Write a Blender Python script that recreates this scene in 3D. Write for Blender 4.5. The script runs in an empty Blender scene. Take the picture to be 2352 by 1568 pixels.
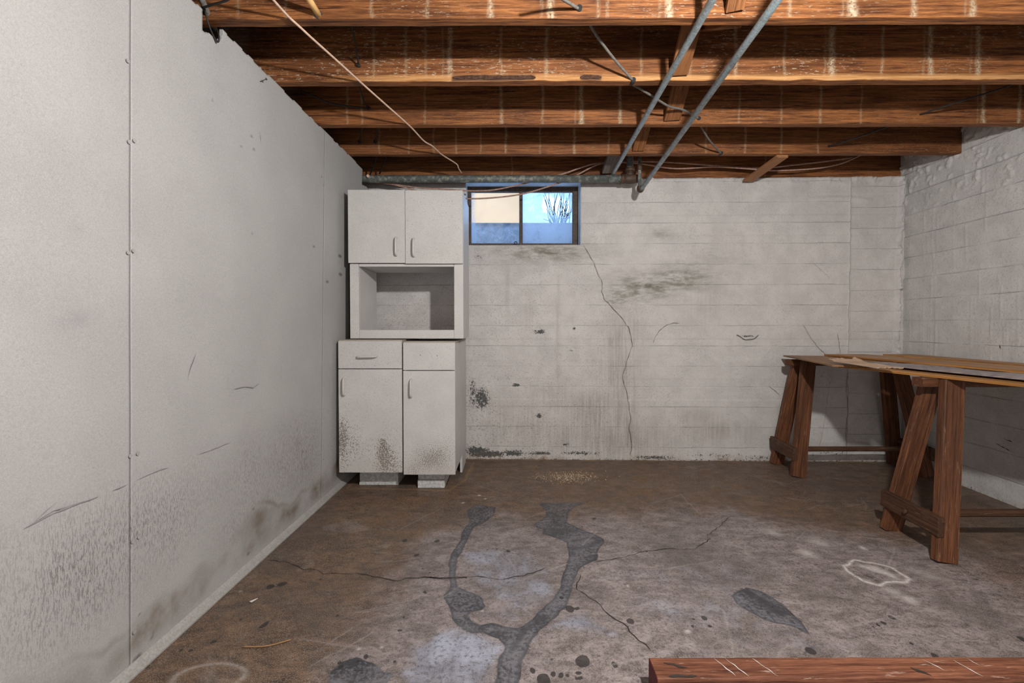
import bpy, math, random
import numpy as np
from mathutils import Vector, Matrix

random.seed(7)
RNG = np.random.default_rng(11)
scene = bpy.context.scene
COL = scene.collection

# ------------------------------------------------------------------ camera
FPX, W, H = 1000.0, 2352, 1568
CAMZ = 1.024
PITCH = math.radians(1.1)
CY = 746 + FPX * math.tan(PITCH)          # principal point row
cam_d = bpy.data.cameras.new('camera')
cam_d.sensor_width = 36.0
cam_d.lens = FPX / W * 36.0
cam_d.shift_y = -(H / 2 - CY) / W
cam_d.clip_start = 0.02
cam = bpy.data.objects.new('camera', cam_d)
cam.location = (0, 0, CAMZ)
cam.rotation_euler = (math.radians(90) - PITCH, 0, 0)
COL.objects.link(cam)
scene.camera = cam

# ------------------------------------------------------------------ world, lights, exposure
world = bpy.data.worlds.new('sky')
scene.world = world
world.use_nodes = True
wn = world.node_tree
bg = wn.nodes['Background']
bg.inputs[0].default_value = (0.30, 0.56, 1.0, 1)
bg.inputs[1].default_value = 3.0
scene.view_settings.view_transform = 'Standard'
scene.view_settings.look = 'None'
scene.view_settings.exposure = 0.5
scene.view_settings.gamma = 1.0
scene.view_settings.use_curve_mapping = False


def add_light(name, kind, loc, power, color=(1, 1, 1), rot=(0, 0, 0), **kw):
    d = bpy.data.lights.new(name, kind)
    d.energy = power
    d.color = color
    for k, v in kw.items():
        setattr(d, k, v)
    o = bpy.data.objects.new(name, d)
    o.location = loc
    o.rotation_euler = rot
    COL.objects.link(o)
    return o


sun = add_light('sun', 'SUN', (0, -5, 9), 4.5, (1.0, 0.88, 0.70), (math.radians(52), 0, math.radians(8)), angle=0.01)
# added soft fill lamp in front of the closed rear wall, out of view
add_light('rear_fill_light', 'AREA', (0.9, -2.55, 1.15), 17.0, (1.0, 0.99, 0.975), (math.radians(90), 0, 0),
          shape='RECTANGLE', size=3.4, size_y=2.0)
BULB = (0.64, 0.40, 1.80)
add_light('bulb_light', 'POINT', BULB, 128.0, (1.0, 0.978, 0.952), shadow_soft_size=0.035)

# ------------------------------------------------------------------ projection helpers (calibrated camera)
CP, SP = math.cos(PITCH), math.sin(PITCH)


def ray(px, py):
    xc = (px - W / 2) / FPX
    yc = -(py - CY) / FPX
    return Vector((xc, CP + yc * SP, -SP + yc * CP))


def at(px, py, Y):
    d = ray(px, py)
    t = Y / d.y
    return Vector((d.x * t, Y, CAMZ + d.z * t))


def onz(px, py, Z):
    d = ray(px, py)
    t = (Z - CAMZ) / d.z
    return Vector((d.x * t, d.y * t, Z))


def fp(px, py):
    p = onz(px, py, 0)
    return (p.x, p.y)


ZJ = CAMZ + 1.095         # underside of joists
ZS = ZJ + 0.237           # underside of subfloor


def YB(x):
    return 3.300 - 0.022 * x


def bw(px, py):           # photograph point on back wall -> (X, Z)
    d = ray(px, py)
    t = 3.300 / (d.y + 0.022 * d.x)
    return (d.x * t, CAMZ + d.z * t)


def XL(y, z):             # left wall face
    k = z / ZJ
    return (-1.135 + 0.018 * y) * (1 - k) + (-1.10 + 0.019 * y) * k


def lw(px, py):           # photograph point on left wall -> (Y, Z)
    d = ray(px, py)
    t = 1.5
    for _ in range(30):
        y, z = d.y * t, CAMZ + d.z * t
        t = XL(y, z) / d.x
    return (d.y * t, CAMZ + d.z * t)


def XR(y, z=0):
    return 2.905 - 0.085 * (3.24 - y) if y > 0.5 else 2.905 - 0.085 * 2.74


# ------------------------------------------------------------------ numpy helpers
def vnoise(x, y, seed=0):
    r = np.random.default_rng(seed)
    t = r.random((256, 256))
    xi = np.floor(x).astype(int); yi = np.floor(y).astype(int)
    fx = x - xi; fy = y - yi
    fx = fx * fx * (3 - 2 * fx); fy = fy * fy * (3 - 2 * fy)
    a = t[xi & 255, yi & 255]; b = t[(xi + 1) & 255, yi & 255]
    c = t[xi & 255, (yi + 1) & 255]; d = t[(xi + 1) & 255, (yi + 1) & 255]
    return (a * (1 - fx) + b * fx) * (1 - fy) + (c * (1 - fx) + d * fx) * fy


def fbm(x, y, sc=1.0, oc=4, seed=0):
    s = 0; amp = 0.5; tot = 0
    for i in range(oc):
        s = s + amp * vnoise(x * sc + 17.3 * i, y * sc + 9.1 * i, seed + i)
        tot += amp; amp *= 0.5; sc *= 2.03
    return s / tot


def sdpoly(x, y, poly):
    """signed distance to polygon (negative inside)"""
    P = np.array(poly, float)
    d = np.full(x.shape, 1e9)
    ins = np.zeros(x.shape, bool)
    n = len(P)
    for i in range(n):
        ax, ay = P[i]; bx, by = P[(i + 1) % n]
        ex, ey = bx - ax, by - ay
        t = np.clip(((x - ax) * ex + (y - ay) * ey) / (ex * ex + ey * ey + 1e-12), 0, 1)
        d = np.minimum(d, np.hypot(x - ax - t * ex, y - ay - t * ey))
        c = ((ay > y) != (by > y)) & (x < (bx - ax) * (y - ay) / ((by - ay) if abs(by - ay) > 1e-9 else 1e-9) + ax)
        ins ^= c
    return np.where(ins, -d, d)


def sdline(x, y, pts, r):
    d = np.full(x.shape, 1e9)
    r = r if isinstance(r, (list, tuple)) else [r] * len(pts)
    for i in range(len(pts) - 1):
        ax, ay = pts[i]; bx, by = pts[i + 1]
        ex, ey = bx - ax, by - ay
        t = np.clip(((x - ax) * ex + (y - ay) * ey) / (ex * ex + ey * ey + 1e-12), 0, 1)
        d = np.minimum(d, np.hypot(x - ax - t * ex, y - ay - t * ey) - (r[i] * (1 - t) + r[i + 1] * t))
    return d


def soft(d, w):
    return np.clip(0.5 - d / (2 * w), 0, 1)


def gauss(x, y, cx, cy, rx, ry):
    return np.exp(-(((x - cx) / rx) ** 2 + ((y - cy) / ry) ** 2))


# ------------------------------------------------------------------ object helpers
WM = {}


def tag(o, label=None, cat=None, group=None, kind=None):
    if label: o['label'] = label
    if cat: o['category'] = cat
    if group: o['group'] = group
    if kind: o['kind'] = kind
    return o


def link(name, mesh, M=None, parent=None, mat=None):
    o = bpy.data.objects.new(name, mesh)
    COL.objects.link(o)
    M = M or Matrix.Identity(4)
    WM[o.name] = M
    o.matrix_basis = M
    if parent:
        o.parent = parent
        o.matrix_parent_inverse = WM[parent.name].inverted()
    if mat is not None and mesh is not None:
        if not mesh.materials:
            mesh.materials.append(mat)
    return o


def thing(name, loc, label, cat, group=None, kind=None):
    o = link(name, None, Matrix.Translation(Vector(loc)))
    o.empty_display_size = 0.1
    return tag(o, label, cat, group, kind)


def mesh_from(verts, faces, name='m', smooth=False):
    me = bpy.data.meshes.new(name)
    me.from_pydata([tuple(v) for v in verts], [], [tuple(f) for f in faces])
    if smooth:
        me.polygons.foreach_set('use_smooth', [True] * len(me.polygons))
    me.update()
    return me


def box_mesh(sx, sy, sz, bevel=0.0, seg=1):
    """box centred on origin with chamfered edges"""
    import bmesh
    bm = bmesh.new()
    bmesh.ops.create_cube(bm, size=1.0)
    bmesh.ops.scale(bm, vec=(sx, sy, sz), verts=bm.verts)
    if bevel > 0:
        bmesh.ops.bevel(bm, geom=list(bm.edges), offset=bevel, segments=seg, profile=0.5, affect='EDGES')
    me = bpy.data.meshes.new('box')
    bm.to_mesh(me); bm.free()
    return me


def box(name, lo, hi, mat, parent=None, bevel=0.002, seg=1):
    lo = Vector(lo); hi = Vector(hi)
    me = box_mesh(*(hi - lo), bevel, seg)
    return link(name, me, Matrix.Translation((lo + hi) / 2), parent, mat)


def frame_along(p0, p1, up=(0, 0, 1)):
    p0 = Vector(p0); p1 = Vector(p1)
    x = (p1 - p0).normalized()
    up = Vector(up)
    y = up.cross(x).normalized()
    z = x.cross(y)
    M = Matrix((x, y, z)).transposed().to_4x4()
    M.translation = (p0 + p1) / 2
    return M, (p1 - p0).length


def beam(name, p0, p1, w, h, mat, parent=None, up=(0, 0, 1), bevel=0.003, rough=0.0, seg=1, nx=10):
    """timber from p0 to p1: length on local X, width w on Y, height h on Z, hand-sawn edges"""
    M, L = frame_along(p0, p1, up)
    ny = 4
    V = []; F = []
    # cross-section: chamfered rectangle
    b = bevel
    a, c = w / 2, h / 2
    cs = [(-a + b, -c), (a - b, -c), (a, -c + b), (a, c - b), (a - b, c), (-a + b, c), (-a, c - b), (-a, -c + b)]
    for i in range(nx + 1):
        x = -L / 2 + L * i / nx
        for (yy, zz) in cs:
            j = rough * (random.random() - 0.5)
            k = rough * (random.random() - 0.5)
            V.append((x, yy + j, zz + k))
    n = len(cs)
    for i in range(nx):
        for k in range(n):
            F.append((i * n + k, (i + 1) * n + k, (i + 1) * n + (k + 1) % n, i * n + (k + 1) % n))
    F.append(tuple(range(n)))
    F.append(tuple(reversed(range(nx * n, nx * n + n))))
    F = [tuple(reversed(f)) for f in F]
    me = mesh_from(V, F)
    return link(name, me, M, parent, mat)


def catmull(pts, sub=6):
    P = [Vector(p) for p in pts]
    if len(P) < 3:
        return P
    out = []
    for i in range(len(P) - 1):
        p0 = P[max(i - 1, 0)]; p1 = P[i]; p2 = P[i + 1]; p3 = P[min(i + 2, len(P) - 1)]
        for s in range(sub):
            t = s / sub
            out.append(0.5 * ((2 * p1) + (-p0 + p2) * t + (2 * p0 - 5 * p1 + 4 * p2 - p3) * t * t + (-p0 + 3 * p1 - 3 * p2 + p3) * t ** 3))
    out.append(P[-1])
    return out


def tube_data(pts, r, n=10):
    pts = [Vector(p) for p in pts]
    rs = r if isinstance(r, (list, tuple)) else [r] * len(pts)
    V = []; F = []
    prev = None
    for i, p in enumerate(pts):
        t = (pts[min(i + 1, len(pts) - 1)] - pts[max(i - 1, 0)]).normalized()
        if prev is None:
            a = Vector((0, 0, 1)) if abs(t.z) < 0.9 else Vector((1, 0, 0))
            u = t.cross(a).normalized()
        else:
            u = (prev - t * prev.dot(t)).normalized()
        prev = u
        v = t.cross(u)
        for k in range(n):
            a = 2 * math.pi * k / n
            V.append(p + (u * math.cos(a) + v * math.sin(a)) * rs[i])
    for i in range(len(pts) - 1):
        for k in range(n):
            F.append((i * n + k, i * n + (k + 1) % n, (i + 1) * n + (k + 1) % n, (i + 1) * n + k))
    F.append(tuple(reversed(range(n))))
    F.append(tuple(range((len(pts) - 1) * n, len(pts) * n)))
    return V, F


def tube(name, pts, r, mat, parent=None, n=10, smooth=True, curve=0):
    if curve:
        pts = catmull(pts, curve)
    o0 = Vector(pts[0])
    V, F = tube_data([Vector(p) - o0 for p in pts], r, n)
    me = mesh_from(V, F, smooth=False)
    sm = [len(p.vertices) == 4 for p in me.polygons]
    me.polygons.foreach_set('use_smooth', sm)
    return link(name, me, Matrix.Translation(o0), parent, mat)


def prism(name, poly, z0, z1, mat, parent=None):
    """extrude a ground-plan polygon (ccw) from z0 to z1"""
    n = len(poly)
    cx = sum(p[0] for p in poly) / n; cy = sum(p[1] for p in poly) / n
    V = [(p[0] - cx, p[1] - cy, 0) for p in poly] + [(p[0] - cx, p[1] - cy, z1 - z0) for p in poly]
    F = [tuple(reversed(range(n))), tuple(range(n, 2 * n))]
    for i in range(n):
        F.append((i, (i + 1) % n, n + (i + 1) % n, n + i))
    return link(name, mesh_from(V, F), Matrix.Translation((cx, cy, z0)), parent, mat)


def grid_mesh(P, mask=None, back=None, attrs=None, flip=False, smooth=True):
    """P (n,m,3) grid of points; mask (n-1,m-1) keeps faces; back = vector for the skirt"""
    n, m = P.shape[:2]
    V = P.reshape(-1, 3)
    idx = np.arange(n * m).reshape(n, m)
    q = np.stack([idx[:-1, :-1], idx[1:, :-1], idx[1:, 1:], idx[:-1, 1:]], -1)
    if mask is not None:
        q = q[mask]
    q = q.reshape(-1, 4)
    if flip:
        q = q[:, ::-1]
    nv0 = len(V)
    if back is not None:
        e = np.concatenate([q[:, [0, 1]], q[:, [1, 2]], q[:, [2, 3]], q[:, [3, 0]]])
        key = np.sort(e, 1)
        kk = key[:, 0].astype(np.int64) * 10000000 + key[:, 1]
        u, first, cnt = np.unique(kk, return_index=True, return_counts=True)
        b = e[first[cnt == 1]]
        bv = np.unique(b)
        mp = np.full(nv0, -1); mp[bv] = np.arange(len(bv)) + nv0
        V = np.concatenate([V, V[bv] + np.array(back)])
        sk = np.stack([b[:, 1], b[:, 0], mp[b[:, 0]], mp[b[:, 1]]], -1)
        nq = len(q)
        q = np.concatenate([q, sk])
    me = bpy.data.meshes.new('grid')
    me.vertices.add(len(V)); me.vertices.foreach_set('co', V.astype(np.float32).ravel())
    me.loops.add(len(q) * 4); me.loops.foreach_set('vertex_index', q.astype(np.int32).ravel())
    me.polygons.add(len(q))
    me.polygons.foreach_set('loop_start', np.arange(len(q), dtype=np.int32) * 4)
    me.polygons.foreach_set('loop_total', np.full(len(q), 4, dtype=np.int32))
    sm = np.ones(len(q), bool) if smooth else np.zeros(len(q), bool)
    if back is not None:
        sm[nq:] = False
    me.polygons.foreach_set('use_smooth', sm)
    for name, chans in (attrs or {}).items():
        a = me.attributes.new(name, 'FLOAT_COLOR', 'POINT')
        arr = np.zeros((len(V), 4), np.float32)
        for i, c in enumerate(chans):
            arr[:nv0, i] = np.clip(c, 0, 1).ravel()
            if back is not None:
                arr[nv0:, i] = arr[bv, i]
        a.data.foreach_set('color', arr.ravel())
    me.update(calc_edges=True)
    me.validate()
    return me


def ribbon(name, pts, w, normal, mat, parent, lift=0.0006, jag=0.004, step=0.012, wj=0.7):
    """thin jagged line lying on a surface (crack, scratch)"""
    pts = [Vector(p) for p in pts]
    nrm = Vector(normal).normalized()
    R = [pts[0]]
    for a, b in zip(pts[:-1], pts[1:]):
        k = max(1, int((b - a).length / step))
        side = (b - a).cross(nrm).normalized()
        for i in range(1, k + 1):
            p = a.lerp(b, i / k)
            if i < k:
                p = p + side * random.uniform(-jag, jag)
            R.append(p)
    V = []; F = []
    for i, p in enumerate(R):
        t = (R[min(i + 1, len(R) - 1)] - R[max(i - 1, 0)]).normalized()
        s = t.cross(nrm)
        ww = w * (1 - wj * random.random()) / 2
        if i in (0, len(R) - 1): ww *= 0.2
        o = R[0]
        V += [p - o + s * ww + nrm * lift, p - o - s * ww + nrm * lift]
    for i in range(len(R) - 1):
        F.append((2 * i, 2 * i + 1, 2 * i + 3, 2 * i + 2))
    return link(name, mesh_from(V, F), Matrix.Translation(R[0]), parent, mat)


# ------------------------------------------------------------------ material helpers
class NB:
    def __init__(self, name):
        self.mat = bpy.data.materials.new(name)
        self.mat.use_nodes = True
        self.nt = self.mat.node_tree
        self.nt.nodes.clear()
        self.out = self.nt.nodes.new('ShaderNodeOutputMaterial')
        self.tc = self.nt.nodes.new('ShaderNodeTexCoord')

    def n(self, t, **kw):
        x = self.nt.nodes.new(t)
        for k, v in kw.items():
            setattr(x, k, v)
        return x

    def L(self, a, b):
        self.nt.links.new(a, b)

    def put(self, sock, v):
        if isinstance(v, bpy.types.NodeSocket):
            self.L(v, sock)
        elif isinstance(v, (tuple, list)):
            d = sock.default_value
            sock.default_value = tuple(v) + ((1,) if len(d) == 4 and len(v) == 3 else ())
        else:
            try:
                sock.default_value = v
            except TypeError:
                sock.default_value = (v, v, v)

    @property
    def obj(self):
        return self.tc.outputs['Object']

    def m(self, op, a, b=0.0, c=0.0, clamp=False):
        x = self.n('ShaderNodeMath', operation=op, use_clamp=clamp)
        self.put(x.inputs[0], a); self.put(x.inputs[1], b); self.put(x.inputs[2], c)
        return x.outputs[0]

    def vm(self, op, a, b=(0, 0, 0)):
        x = self.n('ShaderNodeVectorMath', operation=op)
        self.put(x.inputs[0], a); self.put(x.inputs[1], b)
        return x.outputs[0]

    def noise(self, vec, scale=5.0, detail=4.0, rough=0.55, dist=0.0):
        x = self.n('ShaderNodeTexNoise')
        self.put(x.inputs['Vector'], vec)
        self.put(x.inputs['Scale'], scale); self.put(x.inputs['Detail'], detail)
        self.put(x.inputs['Roughness'], rough); self.put(x.inputs['Distortion'], dist)
        return x.outputs[0]

    def voro(self, vec, scale=5.0, feature='F1', out='Distance'):
        x = self.n('ShaderNodeTexVoronoi', feature=feature)
        self.put(x.inputs['Vector'], vec); self.put(x.inputs['Scale'], scale)
        return x.outputs[out]

    def mr(self, v, a, b, c=0.0, d=1.0, smooth=True):
        x = self.n('ShaderNodeMapRange', interpolation_type='SMOOTHSTEP' if smooth else 'LINEAR')
        for i, q in enumerate((v, a, b, c, d)):
            self.put(x.inputs[i], q)
        return x.outputs[0]

    def mix(self, f, a, b, mode='MIX'):
        x = self.n('ShaderNodeMix', data_type='RGBA', blend_type=mode)
        self.put(x.inputs[0], f); self.put(x.inputs[6], a); self.put(x.inputs[7], b)
        return x.outputs[2]

    def attr(self, name):
        a = self.n('ShaderNodeAttribute', attribute_name=name)
        s = self.n('ShaderNodeSeparateColor')
        self.L(a.outputs['Color'], s.inputs[0])
        return s.outputs[0], s.outputs[1], s.outputs[2], a.outputs['Alpha']

    def xyz(self, vec):
        s = self.n('ShaderNodeSeparateXYZ'); self.L(vec, s.inputs[0])
        return s.outputs

    def rnd(self):
        return self.n('ShaderNodeObjectInfo').outputs['Random']

    def rvec(self, amt=37.0):
        """object coords shifted by a per-object random offset"""
        r = self.m('MULTIPLY', self.rnd(), amt)
        c = self.n('ShaderNodeCombineXYZ')
        for i in range(3): self.L(r, c.inputs[i])
        return self.vm('ADD', self.obj, c.outputs[0])

    def bsdf(self, col, rough=0.6, spec=0.3, metal=0.0, height=None, bstr=0.3, bdist=0.004, **kw):
        b = self.n('ShaderNodeBsdfPrincipled')
        self.put(b.inputs['Base Color'], col); self.put(b.inputs['Roughness'], rough)
        self.put(b.inputs['Metallic'], metal); self.put(b.inputs['Specular IOR Level'], spec)
        for k, v in kw.items():
            self.put(b.inputs[k], v)
        if height is not None:
            bp = self.n('ShaderNodeBump')
            self.put(bp.inputs['Strength'], bstr); self.put(bp.inputs['Distance'], bdist)
            self.put(bp.inputs['Height'], height)
            self.L(bp.outputs[0], b.inputs['Normal'])
        self.L(b.outputs[0], self.out.inputs[0])
        return self.mat


def plain(name, col, rough=0.6, spec=0.3, metal=0.0, var=0.12, scale=40.0, bstr=0.15):
    k = NB(name)
    v = k.rvec()
    f = k.noise(v, scale, 4, 0.6)
    g = k.noise(v, scale * 0.2, 3, 0.5)
    c = k.mix(k.mr(f, 0.25, 0.75), [x * (1 - var) for x in col], [min(1, x * (1 + var)) for x in col])
    c = k.mix(k.m('MULTIPLY', k.mr(g, 0.45, 0.75), 0.25), c, [x * 0.5 for x in col])
    return k.bsdf(c, rough, spec, metal, f, bstr, 0.002)


# --- concrete walls with the prints of form boards
def concrete_wall(name, spacing, z0, axis='x', split=None, z0b=0.0, base=(0.585, 0.562, 0.540), bump=0.6, linew=0.0035):
    k = NB(name)
    p = k.obj
    X, Y, Z = k.xyz(p)
    A = k.attr('mA'); B = k.attr('mB')
    U = X if axis == 'x' else Y
    wob = k.m('MULTIPLY', k.m('SUBTRACT', k.noise(p, 6, 5, 0.65), 0.5), 0.016)
    zz = k.m('ADD', Z, wob)
    if split is not None:
        sel = k.m('GREATER_THAN', k.m('ADD', U, k.m('MULTIPLY', wob, 1.5)), split)
        ph = k.m('ADD', z0, k.m('MULTIPLY', sel, z0b - z0))
    else:
        ph = z0
    q = k.m('DIVIDE', k.m('SUBTRACT', zz, ph), spacing)
    fr = k.m('ABSOLUTE', k.m('SUBTRACT', k.m('FRACT', q), 0.5))
    dl = k.m('MULTIPLY', k.m('SUBTRACT', 0.5, fr), spacing)        # distance to the board line
    line = k.mr(dl, 0.0, linew, 1.0, 0.0)
    row = k.m('FLOOR', q)
    brk = k.mr(k.noise(k.vm('MULTIPLY', p, (3.5, 3.5, 8)), 1.0, 4, 0.7), 0.40, 0.62)
    line = k.m('MULTIPLY', line, k.m('ADD', 0.18, k.m('MULTIPLY', brk, 0.82)))
    if split is not None:
        vd = k.m('ABSOLUTE', k.m('SUBTRACT', k.m('ADD', U, k.m('MULTIPLY', wob, 1.5)), split))
        line = k.m('MAXIMUM', line, k.m('MULTIPLY', k.mr(vd, 0.0, linew * 1.2, 1.0, 0.0), 0.8))
    # vertical form joints, faint
    cmb = k.n('ShaderNodeCombineXYZ')
    k.L(U, cmb.inputs[0]); k.L(k.m('MULTIPLY', row, 7.31), cmb.inputs[1])
    wht = k.n('ShaderNodeTexWhiteNoise', noise_dimensions='2D')
    tone = k.n('ShaderNodeTexWhiteNoise', noise_dimensions='1D'); k.L(row, tone.inputs['W'])
    # fine plaster relief and speckle
    n1 = k.noise(p, 9, 8, 0.62)
    n2 = k.noise(p, 90, 6, 0.68)
    n3 = k.noise(p, 260, 3, 0.6)
    streak = k.noise(k.vm('MULTIPLY', p, (22, 22, 1.6)), 1.0, 5, 0.6)
    col = k.mix(k.mr(n1, 0.3, 0.7), [c * 0.90 for c in base], [min(1, c * 1.07) for c in base])
    col = k.mix(k.m('MULTIPLY', k.m('SUBTRACT', tone.outputs[0], 0.4), 0.10), col, (0.3, 0.29, 0.28))
    col = k.mix(k.m('MULTIPLY', k.mr(streak, 0.55, 0.8), 0.16), col, (0.33, 0.31, 0.28))
    spk = k.m('MULTIPLY', k.mr(n2, 0.535, 0.60), k.mr(n3, 0.44, 0.56))
    col = k.mix(k.m('MULTIPLY', spk, k.m('ADD', 0.32, k.m('MULTIPLY', B[0], 0.9))), col, (0.17, 0.155, 0.14))
    col = k.mix(k.m('MULTIPLY', k.mr(n3, 0.42, 0.66), 0.25), col, (0.74, 0.71, 0.68))
    col = k.mix(k.m('MULTIPLY', line, 0.62), col, (0.20, 0.19, 0.175))
    # A: r mould smear, g brown runs, b bare patches, a grey damp ; B: r speckle, g rust at floor
    sm = k.noise(k.vm('MULTIPLY', p, (9, 9, 30)), 1.0, 6, 0.7)
    col = k.mix(k.m('MULTIPLY', A[0], k.mr(sm, 0.30, 0.68)), col, (0.155, 0.145, 0.10))
    rn = k.noise(k.vm('MULTIPLY', p, (70, 70, 3)), 1.0, 5, 0.65)
    col = k.mix(k.m('MULTIPLY', A[1], k.mr(rn, 0.12, 0.85)), col, (0.19, 0.165, 0.125))
    col = k.mix(k.m('MULTIPLY', A[3], 0.55), col, (0.27, 0.265, 0.26))
    pn = k.m('ADD', k.m('MULTIPLY', k.noise(p, 55, 6, 0.75), 0.55), k.m('MULTIPLY', k.noise(p, 150, 4, 0.65), 0.45))
    peel = k.mr(k.m('ADD', pn, k.m('MULTIPLY', A[2], 0.33)), 0.69, 0.715)
    col = k.mix(peel, col, k.mix(k.mr(n3, 0.3, 0.7), (0.055, 0.057, 0.055), (0.13, 0.13, 0.125)))
    col = k.mix(k.m('MULTIPLY', B[1], k.mr(k.noise(p, 30, 5, 0.7), 0.36, 0.62)), col, (0.20, 0.115, 0.045))
    h = k.m('ADD', k.m('MULTIPLY', n1, 0.5), k.m('MULTIPLY', n2, 0.55))
    h = k.m('ADD', h, k.m('MULTIPLY', n3, 0.12))
    h = k.m('SUBTRACT', h, k.m('MULTIPLY', line, 0.55))
    h = k.m('ADD', h, k.m('MULTIPLY', tone.outputs[0], 0.35))
    h = k.m('ADD', h, k.m('MULTIPLY', k.mr(streak, 0.5, 0.9), 0.3))
    h = k.m('SUBTRACT', h, k.m('MULTIPLY', peel, 0.5))
    return k.bsdf(col, 0.75, 0.25, 0, h, bump, 0.006)


def drywall_mat():
    k = NB('painted_drywall')
    p = k.obj
    A = k.attr('mA'); B = k.attr('mB')
    n1 = k.noise(p, 3.5, 5, 0.55)
    n2 = k.noise(p, 170, 4, 0.65)
    n3 = k.noise(p, 420, 2, 0.6)
    base = (0.392, 0.386, 0.376)
    col = k.mix(k.mr(n1, 0.3, 0.7), [c * 0.94 for c in base], [c * 1.04 for c in base])
    col = k.mix(k.m('MULTIPLY', k.mr(n2, 0.40, 0.66), 0.30), col, (0.27, 0.265, 0.255))
    col = k.mix(k.m('MULTIPLY', k.mr(n3, 0.45, 0.66), 0.28), col, (0.60, 0.59, 0.575))
    # A: r brown damp, g vertical paint grain, b black specks, a smudge
    dn = k.noise(p, 14, 6, 0.62)
    col = k.mix(k.m('MULTIPLY', A[0], k.mr(dn, 0.30, 0.62, 0.35, 1.0)), col, (0.17, 0.135, 0.10))
    gr = k.noise(k.vm('MULTIPLY', p, (60, 330, 62)), 1.0, 3, 0.6, 0.6)
    col = k.mix(k.m('MULTIPLY', A[1], k.mr(gr, 0.48, 0.60)), col, (0.20, 0.19, 0.18))
    sp = k.m('MULTIPLY', k.mr(k.noise(p, 95, 3, 0.6), 0.63, 0.68), A[2])
    col = k.mix(sp, col, (0.09, 0.08, 0.07))
    col = k.mix(k.m('MULTIPLY', A[3], k.mr(dn, 0.2, 0.6)), col, (0.25, 0.25, 0.25))
    col = k.mix(k.m('MULTIPLY', B[0], 0.8), col, (0.10, 0.10, 0.10))
    h = k.m('ADD', k.m('MULTIPLY', n2, 0.4), k.m('ADD', n1, k.m('MULTIPLY', k.m('MULTIPLY', A[1], gr), 1.2)))
    return k.bsdf(col, 0.62, 0.3, 0, h, 0.25, 0.003)


def floor_mat():
    k = NB('stained_concrete_floor')
    p = k.obj
    A = k.attr('mA'); B = k.attr('mB')
    n0 = k.noise(p, 1.7, 5, 0.6, 0.4)
    n1 = k.noise(p, 7, 8, 0.66, 0.5)
    sw = k.noise(k.vm('MULTIPLY', p, (11, 20, 1)), 1.0, 10, 0.78, 0.35)
    n2 = k.noise(p, 75, 6, 0.68)
    n3 = k.noise(p, 330, 3, 0.6)
    # base : B.r brown zone, B.g pale zone (worn paint plus window sheen put into the colour)
    mauve = k.mix(k.mr(sw, 0.32, 0.68), (0.100, 0.078, 0.071), (0.335, 0.280, 0.270))
    brown = k.mix(k.mr(sw, 0.32, 0.68), (0.052, 0.031, 0.018), (0.205, 0.120, 0.068))
    rust = k.mix(k.mr(n1, 0.42, 0.68), brown, (0.20, 0.095, 0.034))
    brown = k.mix(k.m('MULTIPLY', B[3], 0.8), brown, rust)
    col = k.mix(k.mr(k.m('ADD', B[0], k.m('MULTIPLY', k.m('SUBTRACT', n1, 0.5), 0.7)), 0.28, 0.72), mauve, brown)
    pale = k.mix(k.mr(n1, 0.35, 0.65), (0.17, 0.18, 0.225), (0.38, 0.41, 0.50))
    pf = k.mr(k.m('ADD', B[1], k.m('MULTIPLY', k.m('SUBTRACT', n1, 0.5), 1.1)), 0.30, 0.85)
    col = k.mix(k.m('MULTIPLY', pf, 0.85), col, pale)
    col = k.mix(k.m('MULTIPLY', k.mr(n0, 0.46, 0.68), 0.52), col, (0.068, 0.052, 0.043))
    n4 = k.noise(p, 4.2, 6, 0.7, 0.6)
    col = k.mix(k.m('MULTIPLY', k.mr(n4, 0.52, 0.70), 0.45), col, (0.060, 0.046, 0.036))
    col = k.mix(k.m('MULTIPLY', k.mr(n4, 0.30, 0.42, 1, 0), 0.28), col, (0.40, 0.36, 0.34))
    # grit
    col = k.mix(k.m('MULTIPLY', k.mr(n2, 0.48, 0.64), 0.60), col, (0.045, 0.038, 0.033))
    col = k.mix(k.m('MULTIPLY', k.mr(n3, 0.48, 0.66), 0.38), col, (0.52, 0.47, 0.44))
    # A: r tar, g white bloom, b oil drops, a rim
    tn = k.m('ADD', k.m('MULTIPLY', n2, 0.6), k.m('MULTIPLY', n1, 0.4))
    tc = k.mix(k.mr(tn, 0.43, 0.58), (0.022, 0.026, 0.034), (0.150, 0.160, 0.185))
    edge = k.mr(k.m('ADD', A[0], k.m('MULTIPLY', k.m('SUBTRACT', n2, 0.5), 0.25)), 0.42, 0.58)
    col = k.mix(k.m('MULTIPLY', edge, k.mr(n1, 0.2, 0.75, 0.92, 0.62)), col, tc)
    col = k.mix(k.m('MULTIPLY', A[3], k.mr(n2, 0.3, 0.6)), col, (0.022, 0.022, 0.025))
    col = k.mix(k.mr(k.m('ADD', A[2], k.m('MULTIPLY', k.m('SUBTRACT', n2, 0.5), 0.3)), 0.42, 0.58, 0.0, 0.85), col, (0.028, 0.025, 0.025))
    col = k.mix(k.m('MULTIPLY', A[1], k.mr(n2, 0.30, 0.62, 0.3, 1.0)), col, (0.66, 0.62, 0.58))
    col = k.mix(k.m('MULTIPLY', B[2], k.mr(n2, 0.35, 0.62)), col, (0.36, 0.23, 0.11))
    rough = k.mr(n1, 0.3, 0.7, 0.40, 0.62)
    h = k.m('ADD', k.m('MULTIPLY', n1, 0.6), k.m('ADD', k.m('MULTIPLY', n2, 0.4), k.m('MULTIPLY', n3, 0.12)))
    return k.bsdf(col, rough, 0.36, 0, h, 0.45, 0.005)


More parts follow.
